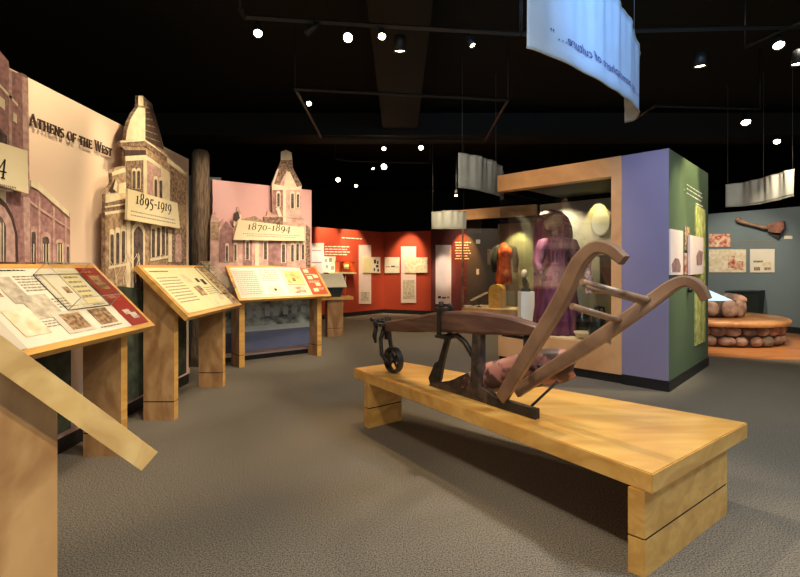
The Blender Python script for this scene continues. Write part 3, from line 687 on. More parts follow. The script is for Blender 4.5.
def center(front, rz, at_end):   # root at floor under the middle of the front edge
    ex = Vector((math.cos(rz), math.sin(rz), 0)); return Vector((front[0], front[1], 0))-ex*at_end
rz0 = R(138.3); d0 = desk(center((-.5887, 1.119), rz0, -LD/2), rz0, 'nearest desk, seen end on at the left edge as a slanting board over a post', lambda p: lines(lambda *a: p(*a[:5], .001, .0002), .05, .1, .95, .9, 8), None, 'maple_board', .05, y0=.19, tilt=47.4)
d1 = desk((-1.89, 3.55-LD/2, 0), R(90), 'slanted desk with dark red end panel and clear acrylic box on its sheet', sheet_a, (.50, .80, .25, .56, .11))
d2 = desk((-1.89, 4.12+LD/2, 0), R(90), 'slanted desk before the 1895-1919 building, with an acrylic box at its far end', sheet_b, (.78, 1.0, .2, .62, .10))
d3 = desk(center((-2.17, 6.2), R(42), -.74), R(42), 'slanted desk below the 1870-1894 building, with rust red end panel', sheet_c, LD=1.48)
# small far desk with a flat shelf
f4 = at(334, 320, 9.4); f4.z = 0
d4 = thing('reading_desk', 'small far desk with a flat shelf and tilted white page near the red wall', 'reading desk', f4, R(20), 'far desk')
mb = MB(); mb.box((-.16, -.14, .17), (.16, .14, .74), 'maple').box((-.16, -.14, 0), (.16, .14, .16), 'maple').box((-.15, -.13, .16), (.15, .13, .17), 'groove'); mb.build('leg', d4)
MB().box((-.36, -.2, .74), (.36, .2, .80), 'maple_edge').build('shelf', d4)
MB().prism([Vector(p) for p in ((-.3, -.17, .80), (.1, -.17, .80), (.1, .17, .80), (-.3, .17, .80))], [Vector(p) for p in ((-.3, -.17, 1.0), (.16, -.17, 1.0), (.16, .17, 1.22), (-.3, .17, 1.22))], 'dark_green').build('page_stand', d4)
n = Vector((0, -.543, .84)); q = [Vector(p) for p in ((-.34, -.2, .985), (.22, -.2, .985), (.22, .2, 1.243), (-.34, .2, 1.243))]
MB().prism([p+n*.002 for p in q], [p+n*.02 for p in q], 'sheet').build('text_panel', d4)
# ================================================================== BUILDING CUT-OUTS ON THE LEFT WALLS
def pz(pl, px, z, off):     # image row of height z on the plane at column px
    p = pl.hit(px, HY, off); return HY-(z-EYE)*F/p.y
def arch(mb, cx, by, w, h, pl, o, mat, slope=0, pointed=False, th=.004):
    l, r = cx-w/2, cx+w/2; s = lambda x: slope*(x-cx)
    k = w*.5 if not pointed else w*.8; sp = by-h+k
    pts = [(l, by+s(l)), (r, by+s(r)), (r, sp+s(r))]
    if pointed: pts += [(cx+w*.36, sp-k*.5+s(cx)), (cx, by-h), (cx-w*.36, sp-k*.5+s(cx))]
    else: pts += [(cx+w/2*math.cos(R(a)), sp-k*math.sin(R(a))+s(cx)) for a in (30, 60, 90, 120, 150)]
    pts += [(l, sp+s(l))]
    mb.slab(pts, pl, o, o+th, mat)
def win(mb, cx, by, w, h, pl, o, slope=0, frame='bld_cream', glassm='bld_glass', pointed=False):
    arch(mb, cx, by, w, h, pl, o, frame, slope, pointed); arch(mb, cx, by-.5, w*.62, h*.84, pl, o+.003, glassm, slope, pointed)
def root_on(pl, px, off, label, cat, name, z=.0):
    p = pl.hit(px, HY, off); p.z = z; return thing(name, label, cat, p)

# --- brick college hall, partly outside the frame
o1 = .10
b1 = root_on(W1, 20, o1, 'reddish brick college building cut-out at the far left, its date sign ending in 4', 'cut-out', 'building_cutout', .2)
mb = MB()
zb = lambda x, pl=W1, off=o1: pz(pl, x, .2, off)
mb.slab([(-60, zb(-60)), (30, zb(30)), (29.5, 190), (28, 78), (26, 75), (21.5, 73), (16, 72.5), (9.6, 70), (8.4, 61), (0, 51), (-60, 10)], W1, o1-.05, o1, 'bld_brick', 'bld_brick_light')
mb.slab([(29, zb(29)), (71, zb(71)), (70, 213), (38.5, 185.5), (38.5, 182.5), (31, 180), (29, 181)], W1, o1-.07, o1-.02, 'bld_brick', 'bld_brick_light')
for q, m in (([(22, 76), (28.3, 79), (29.6, 190), (24, 190)], 'bld_brick_light'), ([(9, 70), (12, 71), (12, 150), (9, 150)], 'bld_brick_light'), ([(-5, 78), (18, 104), (18, 107), (-5, 81)], 'bld_cream'),
             ([(0, 96), (5, 100), (5, 110), (0, 106)], 'bld_cream'), ([(13.5, 112), (17, 115), (17, 124), (13.5, 121)], 'bld_cream'), ([(0, 128), (7, 136), (7, 144), (0, 144)], 'bld_glass'), ([(0, 190), (6, 191), (6, 205), (0, 201)], 'bld_cream'), ([(23, 196), (30, 198), (30, 262), (25, 262)], 'bld_brick_light')):
    mb.slab(q, W1, o1, o1+.004, m)
mb.slab([(-20, 262), (18.5, 262), (17.5, 234), (13, 216), (6, 203), (0, 197.5), (-20, 190)], W1, o1, o1+.006, 'bld_dark')
mb.slab([(-20, 262), (15.5, 262), (15, 234), (11, 219), (5, 208), (0, 204), (-20, 200)], W1, o1+.006, o1+.009, 'bld_brick_light')
mb.slab([(-20, 262), (6, 262), (6, 226), (3, 219), (0, 216), (-20, 214)], W1, o1+.009, o1+.012, 'bld_glass')
for x in (0.5, 3.2): mb.slab([(x, 262), (x+.8, 262), (x+.8, 224), (x, 222)], W1, o1+.012, o1+.014, 'bld_cream')
oo = o1-.02
for q in ([(31, 180), (38.5, 182.5), (69.5, 212.5), (69.5, 217), (38.5, 190), (31, 186)],): mb.slab(q, W1, oo, oo+.008, 'bld_cream')
for q in ([(30, 200), (38, 206), (70, 228), (70, 230), (38, 209), (30, 203)],): mb.slab(q, W1, oo, oo+.005, 'bld_brick_light')
for x, y in ((38.5, 196), (53, 206), (65, 216)): mb.slab([(x, 262), (x+2, 262), (x+2, y+2), (x, y)], W1, oo, oo+.006, 'bld_brick_light')
for cx, by, w, h in ((34, 264, 6, 38), (46, 264, 10, 32), (60, 264, 9, 25), (68, 264, 3.5, 20)): win(mb, cx, by, w, h, W1, oo, .5, 'bld_brick_light', 'bld_glass')
for x in (43, 45.8, 48.6, 57.6, 60, 62.4, 33.6): mb.slab([(x, 262), (x+.7, 262), (x+.7, 244), (x, 243.6)], W1, oo+.007, oo+.009, 'bld_cream')
mb.slab([(-60, zb(-60)), (30, zb(30)), (71, zb(71)), (71, 290), (30, 292), (-60, 300)], W1, o1, o1+.004, 'bld_green')
mb.build('facade', b1, True)
def date_sign(parent, pl, off, quad, txt, p_start, p_end, h, z, small):
    sg = MB(); sg.slab(quad, pl, off-.02, off, 'sign_cream'); s = sg.build('date_sign', parent, True)
    a = pl.hit(p_start, HY, off+.001); e = pl.hit(p_end, HY, off+.001); w = (e-a).length; ux = (e-a).normalized(); a.z = z
    lt = letters(MB(), txt, a, ux, (0, 0, 1), pl.n, h, 'ink', .003, .07, .16, w)
    for i, (x0, x1, y0) in enumerate(small):
        x = x0
        while x < x1:
            q = random.uniform(.8, 2.2); A_, B_ = pl.hit(x, HY, off+.001), pl.hit(min(x+q, x1), HY, off+.001); A_.z = B_.z = y0
            lt.quad([A_, B_, B_+Vector((0, 0, .010)), A_+Vector((0, 0, .010))], 'ink_soft'); x += q+.6
    lt.build('lettering', s, True)
date_sign(b1, W1, .17, [(-30, 133), (27.5, 150.8), (28.6, 193.8), (-30, 176)], '4', -2.5, 7.3, .115, 1.965, [(-28, 16, 1.885), (-28, 12, 1.86)])

# --- stone college building with the domed tower
o2 = .13
b2 = root_on(W1, 145, o2, 'sepia college building cut-out with domed corner tower, signed 1895-1919', 'cut-out', 'building_cutout', .2)
zb = lambda x: pz(W1, x, .2, o2)
mb = MB()
out = [(104.6, zb(104.6)), (186.5, zb(186.5)), (186.5, 176), (186, 172), (168, 157.5), (164.5, 150), (157, 121), (153, 109), (152.5, 105), (150, 102), (143, 95.5), (138.5, 95.5), (138, 107), (133.5, 113), (129, 122), (126.5, 131), (126, 140), (120.5, 141.5), (120.5, 145.5), (125, 150), (125, 166), (115, 168), (111.8, 173), (112.5, 181), (110, 188), (105.3, 194)]
mb.slab(out, W1, o2-.03, o2, 'bld_tan', 'bld_stone')
S = lambda q, m, k=0, th=.004: mb.slab(q, W1, o2+k, o2+k+th, m)
S([(138, 107.5), (145.3, 108.2), (145.3, 139.5), (126, 140), (127.5, 131), (131, 119)], 'bld_cream')            # dome face
S([(145.3, 108.2), (152.8, 109), (157, 121), (164.2, 150), (145.3, 139.5)], 'bld_dark')
for k in range(5): S([(145.5, 112+k*6), (150+k*2.6, 112+k*7.4), (150+k*2.6, 113+k*7.4), (145.5, 113+k*6)], 'bld_stone', .004, .002)
S([(138.5, 96), (143, 96), (143.5, 106), (138.5, 105)], 'bld_cream'); S([(143, 96), (152, 103.5), (152.5, 108.5), (143.5, 106)], 'bld_stone')
S([(120.5, 141.5), (145, 139.8), (167, 156), (166.5, 161), (145, 146.5), (120.5, 145.5)], 'bld_stone'); S([(120.5, 141), (145, 139.2), (167, 155.4), (167, 156.6), (145, 141), (120.5, 142.6)], 'bld_cream', .004)
S([(124.5, 150), (146, 150), (146, 155), (125, 156)], 'bld_dark'); S([(125.5, 156), (146, 155), (162, 166), (162, 170), (146, 160), (126, 161)], 'bld_cream')
S([(126.5, 161), (146.5, 160), (146.5, 195), (127, 190)], 'bld_stone'); S([(143.5, 160), (147, 160), (147, 195), (143.5, 194)], 'bld_cream', .004)
for cx in (134.2, 138.8): win(mb, cx, 189, 4.2, 21, W1, o2+.004)
S([(147, 160), (162, 170), (170, 178), (170, 200), (147, 195)], 'bld_brick_light')
for cx, by in ((156, 200), (161, 201)): win(mb, cx, by, 4, 24, W1, o2+.004, .3)
S([(167.5, 157.5), (186.3, 172.5), (186.3, 176), (167.5, 162.5)], 'bld_cream'); S([(161, 166), (170, 173), (170, 201), (162, 200)], 'bld_cream', .003)
S([(170, 165), (186.3, 178), (186.3, 205), (170, 201)], 'bld_stone', .002)
S([(112, 172.5), (125, 167.5), (125.5, 172), (112.5, 176)], 'bld_cream'); S([(112.5, 176), (125.5, 172), (126, 192), (113, 193)], 'bld_tan', .001); S([(119, 184), (126, 182), (126, 193), (119, 194)], 'bld_cream', .004)
S([(106, 195), (112, 190), (118, 193), (127, 190), (127, 198), (106, 203)], 'bld_cream')
S([(109.5, 190), (113, 183), (115, 178.5), (116.5, 184), (115, 192), (111, 193)], 'bld_dark', .004); S([(113.5, 189), (116, 180), (117.5, 184), (117, 192)], 'bld_cream', .007)
S([(105.2, 203), (127, 199), (127, 209), (105.5, 212)], 'bld_stone'); S([(105.2, 206.5), (127, 203), (127, 204.5), (105.2, 208)], 'bld_cream', .004); S([(105.2, 212), (127, 209), (127, 212), (105.5, 215)], 'bld_cream', .002)
S([(106, 215), (132, 212), (132, 297), (106, 297)], 'bld_tan', .001)
for cx in (112.3, 118, 123.6): win(mb, cx, 266-.3*(cx-112), 4.8, 37, W1, o2+.005)
S([(109, 266.5), (127.5, 263), (127.5, 265.5), (109, 269)], 'bld_cream', .006)
S([(127, 219), (130.5, 219.6), (130.5, 290), (127, 290)], 'bld_cream', .005)
arch(mb, 138.5, 288, 13, 68, W1, o2+.004, 'bld_cream', .1, True); arch(mb, 138.7, 288, 9, 62, W1, o2+.008, 'bld_glass', .1, True)
for k in range(12):      # bare branches in front of the doorway
    x = 112+random.random()*30; y = 285-random.random()*5; a = random.uniform(-.5, .5)
    for j in range(4):
        x2, y2 = x+math.sin(a)*6, y-7
        S([(x, y), (x+.5, y), (x2+.5, y2), (x2, y2)], 'bld_cream', .014+.0002*k, .001); x, y = x2, y2; a += random.uniform(-.7, .7)
S([(150, 226), (168, 229), (168, 258), (150, 262)], 'bld_stone', .001)
for cx in (153.5, 158.6, 163.6): win(mb, cx, 258-.25*(cx-153), 4.6, 34, W1, o2+.005, .1)
S([(150.5, 258.5), (168, 255.5), (168, 258), (150.5, 261.5)], 'bld_cream', .006); S([(168.5, 229), (172, 230), (172, 262), (168.5, 262)], 'bld_cream', .004)
S([(172, 226), (186.3, 228), (186.3, 275), (172, 275)], 'bld_stone', .002); arch(mb, 178.5, 262, 6, 28, W1, o2+.006, 'bld_brick_light')
S([(104.8, 290), (120, 286), (140, 289), (160, 278), (175, 284), (186.4, 276), (186.4, zb(186.4)), (104.8, zb(104.8))], 'bld_green', .016)
mb.build('facade', b2, True)
date_sign(b2, W1, .20, [(128, 188.5), (177.5, 203), (180, 228.5), (127, 219.5)], '1895-1919', 135.5, 171.5, .105, 1.965, [(131, 175, 1.885), (131, 176, 1.85)])

# --- seminary building with the spire, on the angled wall
o3 = .11
b3 = root_on(W2, 260, o3, 'sepia college building cut-out with tall pointed spire, signed 1870-1894', 'cut-out', 'building_cutout', .15)
zb = lambda x, z=.15: pz(W2, x, z, o3)
mb = MB()
out = [(209.6, zb(209.6)), (311, zb(311)), (309.5, 228), (306.5, 222), (301.5, 217), (301, 190), (302, 185.5), (297.5, 178), (293, 168), (291.6, 152.5), (286, 149.8), (281.2, 151.5), (280.8, 163), (277.5, 169), (271.6, 183.5), (272, 190), (272.5, 213), (267.5, 211), (266.5, 216), (263.5, 217), (264, 221.5), (255, 215.8), (242.5, 219.5), (241, 214), (238.5, 207), (237, 207), (236.5, 213), (233.5, 217), (233.5, 229), (224, 218.5), (220, 222), (218.8, 228), (218.5, 216), (215.5, 211.5), (211.5, 215.5), (210.2, 222)]
mb.slab(out, W2, o3-.03, o3, 'bld_pink', 'bld_stone')
S = lambda q, m, k=0, th=.004: mb.slab(q, W2, o3+k, o3+k+th, m)
S([(281.2, 151.5), (286, 149.8), (291.6, 152.5), (292, 160), (281, 160)], 'bld_cream', .002); S([(281, 160), (292, 160), (293, 168), (302, 185.5), (297, 190), (287, 170), (277, 190), (271.6, 183.5), (277.5, 169)], 'bld_stone', .001)
S([(277.3, 169), (279, 169), (274, 184), (284, 186), (287, 171), (290, 172), (297, 187), (301.5, 186), (301.5, 190), (272, 190), (272, 184)], 'bld_cream', .004, .003)
S([(273, 190), (284, 190), (284, 216), (273, 214)], 'bld_mauve', .002); S([(284, 190), (301, 190), (301, 219), (284, 217)], 'bld_pink', .003)
S([(283, 187), (286, 187), (286, 222), (283, 222)], 'bld_cream', .004)
for cx, by, w, h in ((278.5, 207, 4, 16), (292.5, 209, 4.5, 18), (298, 208, 3.6, 16)): win(mb, cx, by, w, h, W2, o3+.006)
S([(264, 217), (283, 217), (283, 225), (264, 223)], 'bld_stone', .004); S([(276, 208), (279, 207), (282, 216), (279, 217)], 'bld_cream', .009)
S([(240, 219.5), (255, 216), (266, 223), (266, 226), (240, 225)], 'bld_tan', .003); S([(210.5, 222), (218.8, 222), (219, 240), (210.5, 240)], 'bld_tan', .002)
S([(220, 230), (226, 221), (233.5, 230), (233, 262), (219, 262)], 'bld_mauve', .002)
S([(233.5, 217), (241, 214), (242, 226), (233.5, 226)], 'bld_cream', .004); S([(233.3, 214), (238, 211), (240, 218), (236, 222), (233.3, 220)], 'bld_dark', .009)
for cx, by, w, h in ((227, 262, 3.6, 19), (235.5, 261, 3.4, 19), (247.5, 260, 4.4, 21), (265.5, 260, 4.8, 21), (283.5, 263, 5, 22), (292.5, 262, 4, 20), (297.6, 261, 4, 20), (303, 260, 3.6, 18), (301.5, 238, 3, 12)): win(mb, cx, by, w, h, W2, o3+.006)
S([(243, 240), (252, 240), (252, 268), (243, 268)], 'bld_mauve', .002); S([(268.5, 240), (287, 242), (287, 266), (268.5, 266)], 'bld_mauve', .003); S([(306, 224), (310, 229), (310.5, 268), (306, 268)], 'bld_stone', .003)
S([(255, 240), (259, 240), (259, 268), (255, 268)], 'bld_cream', .004)
lowz = lambda z0, z1: [(209.8, zb(209.8, z0)), (310.8, zb(310.8, z0)), (310.8, zb(310.8, z1)), (209.8, zb(209.8, z1))]
S(lowz(.52, 1.02), 'water_photo', .004); S(lowz(.44, .52), 'pale_band', .004); S(lowz(.152, .44), 'navy', .004)
for k in range(7):
    x = 247+k*9; S([(x, 318-.1*(x-247)), (x+5, 318-.1*(x-247)), (x+5.5, 307), (x+2.5, 305), (x-.5, 307)], 'pale_band', .008, .002)
mb.build('facade', b3, True)
date_sign(b3, W2, .17, [(234, 213.5), (238.5, 219.6), (304.2, 227.5), (305, 241), (233.2, 239.8), (233.4, 222)] [1:5]+[], '1870-1894', 247.4, 291, .105, 1.952, [(243, 300, 1.885), (247, 296, 1.855)])

# raised title on the cream wall
mb = MB(); a = W1.hit(28.6, HY, .012); e = W1.hit(111.8, HY, .012); tw = (e-a).length; a.z = 2.37
q = Vector((-2.55, 3.6, 2.37)); wl_ = thing('wall_lettering', 'raised title reading Athens of the West on the cream wall', 'lettering', q)
x0 = 0; ts = 'ATHENS OF THE WEST'.split(); tl_ = [sum((G[c][1]+.07)*(1 if i == 0 and wd not in ('OF', 'THE') else .8) for i, c in enumerate(wd)) for wd in ts]; k = tw/((sum(tl_)+.4*3)*.086)
for wd, ln in zip(ts, tl_):
    sm = wd in ('OF', 'THE'); hh = .086*(.8 if sm else 1)
    letters(MB(), wd, a+Vector((0, x0*.086*k, 0)), (0, 1, 0), (0, 0, 1), (1, 0, 0), hh, 'bld_dark', .01, .07, 0, ln*.086*k, 1 if sm else .8).build('word', wl_, True); x0 += ln+.4
# old tree trunk in the gap between the two left walls
tb = at(200.8, 340, 6.6); tb.z = 0
prof = [(.17, 0), (.145, .2), (.13, .6), (.125, 1.2), (.118, 1.8), (.12, 2.3), (.115, 2.8), (.112, 3.02), (.09, 3.07), (0, 3.08)]
mb = MB().lathe(prof, 'bark', tb, 28, None, lambda a, z: 1+.07*math.sin(5*a+z)+.05*math.sin(11*a+2.2*z)+.04*math.sin(3*a-z*2))
single('tree_trunk', mb, tb, 'tall rough tree trunk standing between the two left walls', 'tree trunk')

# ================================================================== THINGS ON THE RED, MAROON AND GREY WALLS
def picture(pl, q, mat, name, label, cat, th=.02, extra=None, off=0, group=None):
    mb = MB(); x0, y0, x1, y1 = q
    mb.slab([(x0, y1), (x1, y1), (x1, y0), (x0, y0)], pl, off, off+th, mat)
    for (a, b, c, d), m in (extra or []): mb.slab([(a, d), (c, d), (c, b), (a, b)], pl, off+th, off+th+.003, m)
    return single(name, mb, pl.hit((x0+x1)/2, (y0+y1)/2, off), label, cat, group)
def textlines(pl, rows, mat, label, name='wall_text', th=.004, wmin=2, wmax=5, gap=.7, hh=.9):
    p = pl.hit((rows[0][0]+rows[0][1])/2, rows[0][2]); r = thing(name, label, 'lettering', p)
    for x0, x1, y0, y1 in rows:
        x = x0; mb = MB()
        while x < x1:
            w = min(random.uniform(wmin, wmax), x1-x); ya = y0+(y1-y0)*(x-x0)/(x1-x0); yb = y0+(y1-y0)*(x+w-x0)/(x1-x0)
            mb.slab([(x, ya+hh), (x+w, yb+hh), (x+w, yb), (x, ya)], pl, 0, th, mat); x += w+gap
        mb.build('text_line', r, True)
    return r
picture(R1, (309, 243, 324, 300), 'photo_pink', 'text_banner', 'pale tall banner at the left end of the red wall', 'wall banner', .02, [((311, 262, 322, 263), 'ink_soft'), ((312, 250, 321, 251), 'ink_soft')])
picture(R1, (323.2, 256.5, 335.6, 272.5), 'sheet', 'wall_panel', 'cream square panel just right of the leftmost tall banner', 'wall panel', .02, [((326+random.random()*7, 259+random.random()*11, 0, 0), 'ink_soft') for _ in range(0)]+[((325, 259, 327, 262), 'ink_soft'), ((329, 258, 332, 262), 'ink_soft'), ((326, 265, 328, 268), 'ink_soft'), ((331, 266, 334, 270), 'ink_soft')], .025)
picture(R1, (359.2, 245, 371.2, 304), 'photo_pink', 'text_banner', 'pale tall banner in the middle of the left red wall', 'wall banner', .02, [((361, 292, 369.5, 301), 'photo_grey')])
picture(R1, (363, 257.5, 372, 272.8), 'sheet_yellow', 'wall_panel', 'plain yellowish panel over the tall banner of the left red wall', 'wall panel', .02, None, .025)
picture(R1, (371.9, 257, 380.4, 273), 'sheet', 'wall_panel', 'cream panel with black figures left of the red wall corner', 'wall panel', .02, [((374, 259.5, 376, 263.5), 'ink'), ((377, 261, 378.5, 264), 'ink'), ((376, 265, 378.5, 267.5), 'ink'), ((373.7, 268, 375, 271), 'ink'), ((377.4, 269, 379, 271.6), 'ink')], .025)
picture(R2, (384.6, 257.2, 399.4, 273), 'sheet', 'wall_panel', 'cream panel with one dark line right of the red wall corner', 'wall panel', .02, [((385.5, 266.4, 390, 267.2), 'ink_soft'), ((391, 265.8, 395, 267), 'ink'), ((395.5, 266.6, 398.5, 267.3), 'ink_soft')], .01)
picture(R2, (401, 246.5, 416, 303), 'photo_pink', 'text_banner', 'pale tall banner with branch drawing on the right red wall', 'wall banner', .02, [((403, 280, 414.5, 299), 'photo_grey')])
picture(R2, (405, 257.4, 427.4, 272.8), 'photo_pale', 'wall_panel', 'plain wide tan panel crossing the banner on the right red wall', 'wall panel', .02, None, .025)
picture(R3, (435.6, 245, 451.2, 304), 'photo_pink', 'text_banner', 'pale tall banner alone on the maroon wall', 'wall banner', .02, [((438, 296, 441, 298.5), 'ink'), ((442, 297, 446, 298.6), 'ink'), ((447, 296.4, 449.5, 298.4), 'ink_soft')], .01)
textlines(R3, [(455+k % 3*.5, 471-(k*7 % 4), 242+2.7*k, 242+2.7*k) for k in range(7)], 'ink_white', 'glowing cream paragraph high on the maroon wall beside the glass edge')
textlines(R1, [(342, 362, 237.2, 238.4)], 'ink_white', 'small cream heading near the top of the left red wall', 'wall_heading')
textlines(R1, [(325, 350-(k % 2)*3, 246+2.6*k, 246.4+2.6*k) for k in range(4)], 'ink_white', 'cream paragraph above the square panel and glowing niche')
# glowing niche box
nb = R1.hit(346.5, 267)
nr = thing('niche_box', 'orange lit box with a small photo on the left red wall', 'wall box', nb)
mb = MB()
for q in ([(339, 261), (355.5, 261), (355.5, 262.2), (339, 262.2)], [(339, 261), (340, 261), (340, 272.5), (339, 272.5)], [(354.5, 261), (355.5, 261), (355.5, 272.5), (354.5, 272.5)]): mb.slab(q, R1, 0, .22, 'sheet_rust')
mb.slab([(340, 262), (355, 262), (355, 272.5), (340, 272.5)], R1, 0, .01, 'sheet_rust'); mb.build('box', nr, True)
MB().slab([(334, 272), (356.5, 272.2), (356.5, 273.8), (334, 273.6)], R1, 0, .25, 'sheet_yellow').build('shelf', nr, True)
MB().slab([(344, 264.5), (349, 264.5), (349, 269), (344, 269)], R1, .05, .06, 'sheet').build('photo', nr, True)
MB().tube([R1.hit(345.5, 273.5, .2), R1.hit(345.5, 306, .2)], .012, 'brass', 8).build('rod', nr, True)
picture(R3, (487.5, 249, 495.6, 264.6), 'photo_dark', 'picture', 'dark portrait picture on the grey wall behind the farther case', 'picture', .02, [((490, 252, 493, 260), 'photo_sepia')])
picture(R3, (476, 239.6, 480.2, 243.6), 'sheet', 'label', 'upper small white card on the grey wall left of the dark portrait', 'label', .01, None, 0)
picture(R3, (476.4, 269, 479, 274.6), 'sheet', 'label', 'lower small white card on the grey wall below the first card', 'label', .01)

# ================================================================== GREEN SIDE OF THE PARTITION
def gpoly(q, th, mat, name, label, cat, off=0, extra=None):
    mb = MB(); mb.slab(q, GS, off, off+th, mat)
    for e, m in (extra or []): mb.slab(e, GS, off+th, off+th+.003, m)
    return single(name, mb, GS.hit(q[0][0], q[0][1], off), label, cat)
gpoly([(670.5, 275), (683, 274.8), (683, 231), (670.5, 228.8)], .015, 'photo_pink', 'wall_panel', 'white panel with a plum circle, nearest the lilac corner', 'wall panel', 0, [([(672.5, 272), (680.5, 272), (681, 266), (679, 259), (675.5, 258), (672, 264)], 'bld_mauve')])
gpoly([(685.2, 250), (689.6, 250), (689.6, 227.4), (685.2, 226)], .012, 'photo_sepia', 'picture', 'upper of two slim brown pictures on the green side', 'picture')
gpoly([(685.2, 274.4), (689.6, 274), (689.6, 253), (685.2, 253)], .012, 'photo_red', 'picture', 'lower of two slim brown pictures on the green side', 'picture')
gpoly([(690.4, 275), (703.5, 273.4), (703.5, 238), (690.4, 235)], .03, 'photo_pink', 'wall_panel', 'pinkish square panel with purple sketch over the olive strip', 'wall panel', .02, [([(697, 265), (702, 264.5), (703, 252), (699, 250), (696.5, 256)], 'bld_mauve')])
gpoly([(695.6, 346), (705.4, 341), (705.4, 210), (695.6, 204.5)], .015, 'photo_olive', 'text_banner', 'tall olive banner strip at the far end of the green side', 'wall banner')
textlines(GS, [(687, 702, 184, 193.5), (684.5, 684.9, 189, 189.6), (687, 702.5, 188, 197.5), (687, 701.5, 192.4, 201), (696, 703, 203, 206)], 'ink_white', 'slanting white lines of text at the top of the green side', 'wall_text', .004, 1.5, 4)
gpoly([(685.8, 281), (690.6, 280.8), (690.6, 277.4), (685.8, 277.4)], .01, 'white_paint', 'label', 'tiny white card below the slim pictures on the green side', 'label', 0)
kb_ = GS.hit(687.6, 290)
mb = MB().lathe([(.018, 0), (.03, .01), (.034, .03), (.02, .05), (0, .056)], 'iron', kb_, 16, Matrix(((-U.x, -U.y, 0, 0), (0, 0, 1, 0), (0, 0, 0, 1), (0, 0, 0, 0))).transposed().to_3x3().to_4x4() if False else (Vector((0, 0, 1)).rotation_difference(-U)).to_matrix().to_4x4())
single('door_knob', mb, kb_, 'dark round knob on the green side below the tiny card', 'knob')

# ================================================================== SLATE WALL, STONE SEAT
picture(RW, (709, 234, 730.2, 247), 'photo_red', 'picture', 'red and cream picture above the wide drawing on slate wall', 'picture')
picture(RW, (709, 249.4, 746, 272.4), 'photo_pale', 'wall_panel', 'wide cream panel with reddish drawing on the slate wall', 'wall panel', .02, [((728, 259, 734, 268), 'photo_red'), ((734, 261, 743.5, 270), 'photo_red'), ((731, 256, 735, 262), 'photo_red')])
picture(RW, (750, 249, 774.6, 272.4), 'sheet', 'wall_panel', 'cream panel with small brown drawing, right of the wide one', 'wall panel', .02, [((753.5, 260.6, 763, 262.4), 'photo_dark'), ((762, 262, 771, 266), 'photo_pale'), ((754, 267, 760, 270.4), 'photo_dark'), ((764, 267.4, 771, 270), 'photo_sepia')])
textlines(RW, [(731, 776, 240.4, 240), (731, 776, 243.6, 243.2), (742, 776, 246, 245.8)], 'case_back', 'faint grey text lines between the wooden tool and the cream panels')
picture(RW, (784, 235.8, 792.4, 239), 'sheet', 'label', 'small white card right of the wooden tool', 'label', .01)
textlines(RW, [(711, 732, 307.6, 307.6)], 'case_deck', 'pale line of words low on the slate wall behind the stones', 'wall_text')
tp = RW.hit(760, 227, .1)
tool = thing('hand_tool', 'old long handled wooden tool with broad reddish blade on slate wall', 'tool', tp)
mb = MB(); mb.tube([RW.hit(x, y, .1) for x, y in ((735.5, 219), (737, 220), (743, 222), (752, 224.5), (762, 227), (769, 227.8))], [.03, .045, .045, .035, .042, .05], 'handle_wood', 10); mb.ball(RW.hit(738, 219.5, .1), .06, 'handle_wood', 2, .05); mb.build('handle', tool, True)
mb = MB(); mb.slab([(768, 224), (779, 221.5), (783.5, 221), (784, 228), (780, 233), (772, 232.5), (768, 231)], RW, .05, .16, 'tool_blade').slab([(766.5, 232), (780, 233.5), (778.5, 239), (776, 238)], RW, .02, .08, 'iron'); mb.build('blade', tool, True)
sp = RW.hit(750, 300); 
mb = MB()
tops = [RW.hit(732, 291.5, 0), RW.hit(765, 291.5, 0)]; bots = [RW.hit(739, 325, 0), RW.hit(762, 325, 0)]
mb.prism([tops[0], tops[1], tops[1]+RW.n*.4, tops[0]+RW.n*.4], [bots[0], bots[1], bots[1]+RW.n*.2, bots[0]+RW.n*.2], 'dark_green')
mb.prism([p+Vector((0, 0, .03)) for p in (tops[0], tops[1], tops[1]+RW.n*.42, tops[0]+RW.n*.42)], [tops[0], tops[1], tops[1]+RW.n*.42, tops[0]+RW.n*.42], 'dark_green')
single('wall_shelf', mb, sp, 'dark tapered shelf box fixed to slate wall behind the stones', 'shelf')
seat = thing('stone_seat', 'round bench of wood on a rough fieldstone base', 'bench', WC+Vector((0, 0, .006)))
def stones(mb, r, z0, z1, n, rows, s0, a0=0, a1=2*math.pi):
    for j in range(rows):
        hgt = (z1-z0)/rows
        for k in range(n):
            a = a0+(a1-a0)*(k+.5*(j % 2)+random.uniform(-.15, .15))/n; w = (a1-a0)*r/n
            c = (r*math.cos(a), r*math.sin(a), z0+hgt*(j+.5)); bm = bmesh.new(); bmesh.ops.create_icosphere(bm, subdivisions=2, radius=1)
            sx, sz = w*.52*random.uniform(.85, 1.1), hgt*.56*random.uniform(.85, 1.08)
            mt = Matrix.Translation(c) @ Matrix.Rotation(a, 4, 'Z') @ Matrix.Diagonal((.075, sx, sz, 1))
            for v in bm.verts:
                f = max(abs(v.co.y), abs(v.co.z), .5); v.co *= (1+.22*(1-f)) * random.uniform(.96, 1.04); v.co.z = max(-.86, min(.86, v.co.z))
            mb.take(bm, random.choice(['stone_a', 'stone_b', 'stone_c', 'stone_a']), mt, True)
    return mb
mb = MB().lathe([(1.17, 0), (1.17, .36)], 'mortar', seg=64); stones(mb, 1.17, .02, .36, 30, 2, .1); mb.build('base', seat)
MB().lathe([(1.08, .36), (1.30, .36), (1.315, .375), (1.315, .435), (1.29, .452), (.6, .452), (.6, .36), (1.08, .36)], 'seat_wood', seg=72).build('seat', seat)
mb = MB().lathe([(.57, .452), (.57, .76), (.46, .76), (.46, .70), (0, .70)], 'mortar', seg=48); stones(mb, .585, .455, .78, 13, 1, .1)
